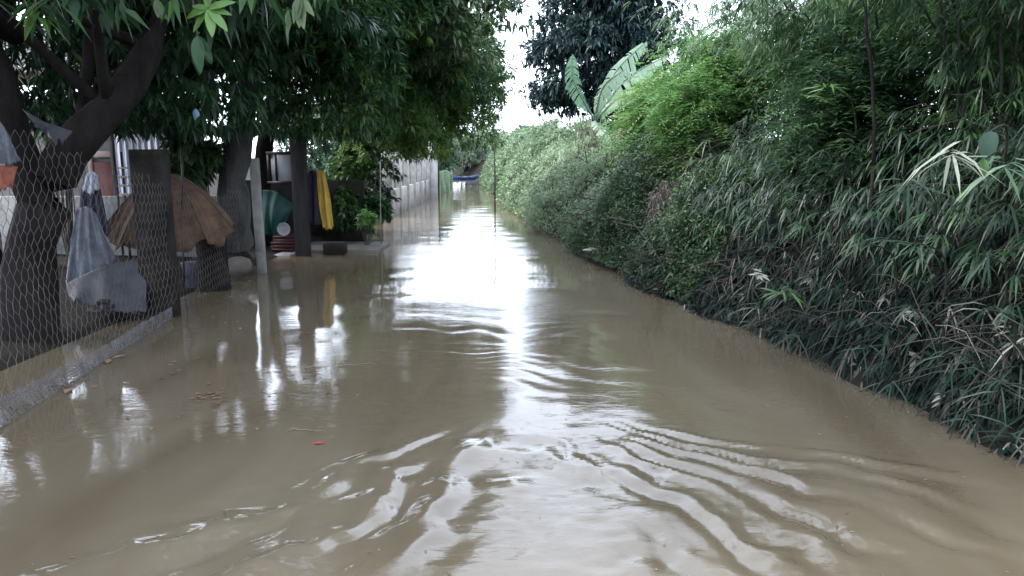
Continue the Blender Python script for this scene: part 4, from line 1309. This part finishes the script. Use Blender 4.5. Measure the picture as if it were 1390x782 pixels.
cloth('yellow_raincoat', 'yellow raincoat hanging from the line beside the navy jacket', 'raincoat',
      [at(430, 233, yc), at(436, 231, yc), at(441, 235, yc)], [at(438, 310, yc), at(446, 311, yc), at(453, 309, yc)], 0, 'yellow_cloth', 2, .035, 18, seed=12,
      side=lambda f: 1 + .25 * math.sin(math.pi * min(1, f * 1.1)))
b = MB(); b.tube(path([at(404, 226, yc), at(432, 231, yc), at(470, 222, yc)], 9), .006, 5)
tag(b.build('clothes_line', M['net_grey'], None, True), 'thin pale line carrying the navy jacket and the yellow raincoat', 'line')
cloth('teal_tarpaulin', 'dark teal tarpaulin hanging in the shack under the window', 'tarpaulin',
      [at(357, 258, 12.6), at(375, 260, 12.6), at(402, 278, 12.6)], [at(357, 318, 12.55), at(370, 320, 12.55), at(384, 306, 12.55)], 0, 'teal_tarp', 2, .03, 22, seed=13, bulge=.1)
for k, (px, py) in enumerate(((388, 340), (387, 331), (390, 323))):
    q = at(px, py, 13.0)
    ct = thing('crate', ['dull red plastic crate on the shack floor, lowest of its stack', 'dull red plastic crate in the middle of the stack in the shack', 'dull red plastic crate on top of the stack in the shack'][k], 'crate', (q[0], q[1], q[2] - .05), 'crates in the shack')
    b = MB(); b.box((q[0], q[1], q[2] - .042), (.42, .3, .012)); b.build('base', M['red_plastic'], ct)
    for (ox, oy, sx, sy) in ((0, -.145, .42, .012), (0, .145, .42, .012), (-.204, 0, .012, .278), (.204, 0, .012, .278)):
        b = MB()
        b.box((q[0] + ox, q[1] + oy, q[2] + .03), (sx, sy, .035)); b.box((q[0] + ox, q[1] + oy, q[2] - .022), (sx, sy, .022))
        b.build('side', M['red_plastic'], ct)
# round grey basin leaning
q = at(385, 311, 12.5)
V, F = [], []
for i, (r_, d) in enumerate(((.0, .05), (.07, .05), (.10, .0), (.115, -.005))):
    for j in range(20):
        a = 2 * math.pi * j / 20
        V.append(q + np.array([r_ * math.cos(a), d, r_ * math.sin(a)]))
for i in range(3):
    for j in range(20): F.append((i * 20 + j, i * 20 + (j + 1) % 20, (i + 1) * 20 + (j + 1) % 20, (i + 1) * 20 + j))
o = mesh('basin', V, F, M['grey_plastic']); md = o.modifiers.new('thickness', 'SOLIDIFY'); md.thickness = .005
tag(o, 'round grey basin hanging on its side beneath the teal tarpaulin', 'basin')

# thin white pole, dark gate post, wall of pillars
b = MB(); b.tube([at_z(518, 345, -.2), at_z(518, 345, 0) + np.array([0, 0, .6]), at(516, 218, at_z(518, 345, 0)[1])], .012, 8)
tag(b.build('white_pole', M['concrete_pale'], None, True), 'thin white pole standing in the water by the bush', 'pole')
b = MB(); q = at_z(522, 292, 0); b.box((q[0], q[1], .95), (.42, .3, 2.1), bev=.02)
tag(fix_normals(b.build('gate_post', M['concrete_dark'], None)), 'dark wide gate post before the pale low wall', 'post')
wallt = thing('boundary_wall', 'pale boundary wall of low white plinth and upright concrete pillars', 'wall', (-3.7, 27, 0))
wy0, wy1 = 21.2, 34.5
wx = lambda y: np.interp(y, [20, 36], [-3.55, -3.75])
b = MB()
n_ = 2
b.box((float(wx(27.8)), (wy0 + wy1) / 2, .36), (.22, wy1 - wy0, .82), rz=.0125, bev=.015); fix_normals(b.build('plinth', M['concrete_pale'], wallt))
for k in range(8):
    yy = wy0 + .12 + k * (wy1 - wy0 - .24) / 7
    b = MB(); b.box((float(wx(yy)) + .02, yy, .9), (.28, .26, 1.9 if k < 7 else 2.7), bev=.015); fix_normals(b.build('pillar', M['concrete_pale'], wallt))
proto = None
for k in range(7):
    ya = wy0 + .12 + k * (wy1 - wy0 - .24) / 7
    for j in range(1, 7):
        yy = ya + j * (wy1 - wy0 - .24) / 49
        if proto is None:
            b = MB(); b.box((0, 0, 0), (.05, .10, .95), bev=.008)
            proto = fix_normals(mesh('picket', np.concatenate(b.V), b.F, M['concrete'], None)); proto.parent = wallt; o = proto
        else:
            o = proto.copy(); col.objects.link(o)
        o.location = (float(wx(yy)) - wallt.location.x, yy - 27, 1.25)
b = MB(); q = at_z(589, 268, 0); b.box((q[0], q[1], 1.15), (.34, .34, 2.6), bev=.02)
tag(fix_normals(b.build('gate_post', M['white_wall'], None)), 'tall white gate post ending the pale pillar wall', 'post')
b = MB(); q = at_z(592, 266, 0); b.tube([(q[0] + .12, q[1], -.2), (q[0] + .12, q[1], 2.6)], .05, 8)
tag(b.build('dark_pole', M['black_metal'], None, True), 'slim dark pole beside the tall white gate post', 'pole')

# green netting hung over a frame, blue boat, thin upright pole in the lane
q = at_z(606, 262, 0)
gn = thing('net_screen', 'pale green netting hung over poles in the water past the white post', 'net', (q[0], q[1], 0))
yq = q[1]
cloth('net', None, None, [at(595, 234, yq), at(605, 231, yq), at(614, 236, yq)], [at(596, 265, yq), at(605, 262, yq), at(615, 268, yq)], 0, 'green_net', 3, .1, 18, parent=gn, seed=14)
for px in (596, 613):
    b = MB(); q2 = at(px, 232, yq); b.tube([(q2[0], yq + .12, -.3), (q2[0], yq + .12, q2[2])], .03, 6); b.build('pole', M['net_grey'], gn, True)


def boat():
    mid = at_z(630, 243.5, 0)
    a, e = mid - np.array([1.25, -.2, 0]), mid + np.array([1.25, 1.2, 0])
    t = thing('boat', 'small blue wooden boat moored at the bend of the flooded lane', 'boat', (mid[0], mid[1], 0))
    ax = unit(e - a); length = np.linalg.norm(e - a) ; length = min(length, 5.5)
    pr = np.array([-ax[1], ax[0], 0])
    V, F = [], []
    ns = 15
    for i in range(ns):
        f = -1 + 2 * i / (ns - 1)
        bw = .55 * (1 - abs(f) ** 2.4) + .02
        sheer = .2 + .22 * f * f
        for (u, z) in ((-1, sheer), (-.75, .05), (0, -.1), (.75, .05), (1, sheer)):
            V.append(mid + ax * f * length / 2 * (1 if z > .2 else .92) + pr * u * bw + np.array([0, 0, z]))
    for i in range(ns - 1):
        for j in range(4): F.append((i * 5 + j, i * 5 + j + 1, i * 5 + j + 6, i * 5 + j + 5))
    o = mesh('hull', V, F, M['blue_paint'], t); md = o.modifiers.new('thickness', 'SOLIDIFY'); md.thickness = .03
    for f in (-.45, .05, .5):
        b = MB(); c = mid + ax * f * length / 2 + np.array([0, 0, .25]); b.box(c, (.2, .9, .03), rz=math.atan2(ax[1], ax[0])); b.build('thwart', M['concrete_pale'], t)


boat()
b = MB(); q = at_z(672, 290, 0); b.tube([(q[0], q[1], -.3), (q[0], q[1], 1.2), at(671, 176, q[1])], .02, 8)
tag(b.build('upright_pole', M['wood_dark'], None, True), 'thin dark upright pole standing in the water by the hedge', 'pole')

# ------------------------------------------------------------------ floating litter
def floating(name, label, cat, px, py, ln, wd, mat, rot, var=.5, group=None):
    c = at_z(px, py, 0); c[2] = float(water_z(np.array([c[0]]), np.array([c[1]]))[0]) + .006
    LL = Leaves()
    LL.add(np.array([c]), np.array([[math.cos(rot), math.sin(rot), .02]]), np.array([[0, .05, 1.0]]), ln, wd, np.array([var]), .0, 'broad')
    o = LL.build(name, M[mat], None, None)
    return tag(o, label, cat, group)


floating('red_leaf', 'small red leaf floating alone on the brown water', 'leaf', 424, 604, .075, .03, 'red_leaf', .1)
g = np.random.default_rng(1000)
for k in range(26):
    floating('fallen_leaf', 'small brown leaf in the raft of leaves floating off the fence', 'leaf', 285 + g.normal() * 13, 540 + g.normal() * 8, .05 * g.uniform(.6, 1.4), .025, 'debris', g.uniform(0, 6.28), g.uniform(.3, .9), 'floating leaf raft')
for k in range(34):
    floating('fallen_leaf', 'brown leaf adrift on the open water', 'leaf', g.uniform(120, 560), g.uniform(440, 600), .06 * g.uniform(.5, 1.3), .022, 'debris', g.uniform(0, 6.28), g.uniform(0, 1), 'drifting leaves')
for k, (px, py) in enumerate(((150, 488), (146, 494), (92, 525), (88, 521), (96, 528))):
    floating('fallen_leaf', 'curled rust-brown leaf caught at the foot of the wire netting', 'leaf', px, py, .14, .06, 'debris', 1.0 + k, .75, 'leaves caught at the netting')
for k in range(16):
    floating('fallen_leaf', 'brown leaf washed up by the broad dark post', 'leaf', g.uniform(250, 335), 412 - g.uniform(0, 30), .09, .04, 'debris', g.uniform(0, 6), g.uniform(.4, 1), 'leaves washed against the yard')
for (px0, py0, px1, py1, lab) in ((392, 535, 440, 543, 'thin dark twig floating near the leaf raft'), (415, 499, 510, 494, 'long reddish twig floating on the left water'), (390, 585, 445, 586, 'thin pale straw floating by the red leaf')):
    a, e = at_z(px0, py0, .004), at_z(px1, py1, .004)
    b = MB(); b.tube(path([a, (a + e) / 2 + np.array([.03, .025, .0]), e], 9, .006), np.linspace(.0035, .0015, 9), 5, .8)
    tag(b.build('floating_twig', M['dead'], None, True), lab, 'twig')


# scum: specks, crumbs and froth too small to count, gathered along the edges and in the slack water
g = np.random.default_rng(1100)
n = 900
yy = 2.3 + 12 * g.uniform(0, 1, n) ** 1.5
side = g.uniform(0, 1, n)
xx = np.where(side < .3, bank_x(yy) - .05 - np.abs(g.normal(0, .25, n)), np.where(side < .6, fx(yy) + .1 + np.abs(g.normal(0, .35, n)), g.uniform(-3, 2.2, n)))
xx = np.clip(xx, -3.5, bank_x(yy) + .1)
cl = value_noise(xx * 1.5, yy * 1.5, 77) > -.1
xx, yy = xx[cl], yy[cl]; n = len(xx)
L = Leaves()
L.add(np.stack([xx, yy, water_z(xx, yy) + .004], 1), unit(np.stack([g.normal(size=n), g.normal(size=n), np.zeros(n)], 1)), np.tile([0, 0, 1.0], (n, 1)), g.uniform(.008, .035, n), g.uniform(.004, .012, n), g.uniform(0, 1, n), 0, 'simple')
tag(L.build('floating_scum', M['debris']), 'specks of leaf crumbs and scum scattered over the muddy water', 'scum', kind='stuff')
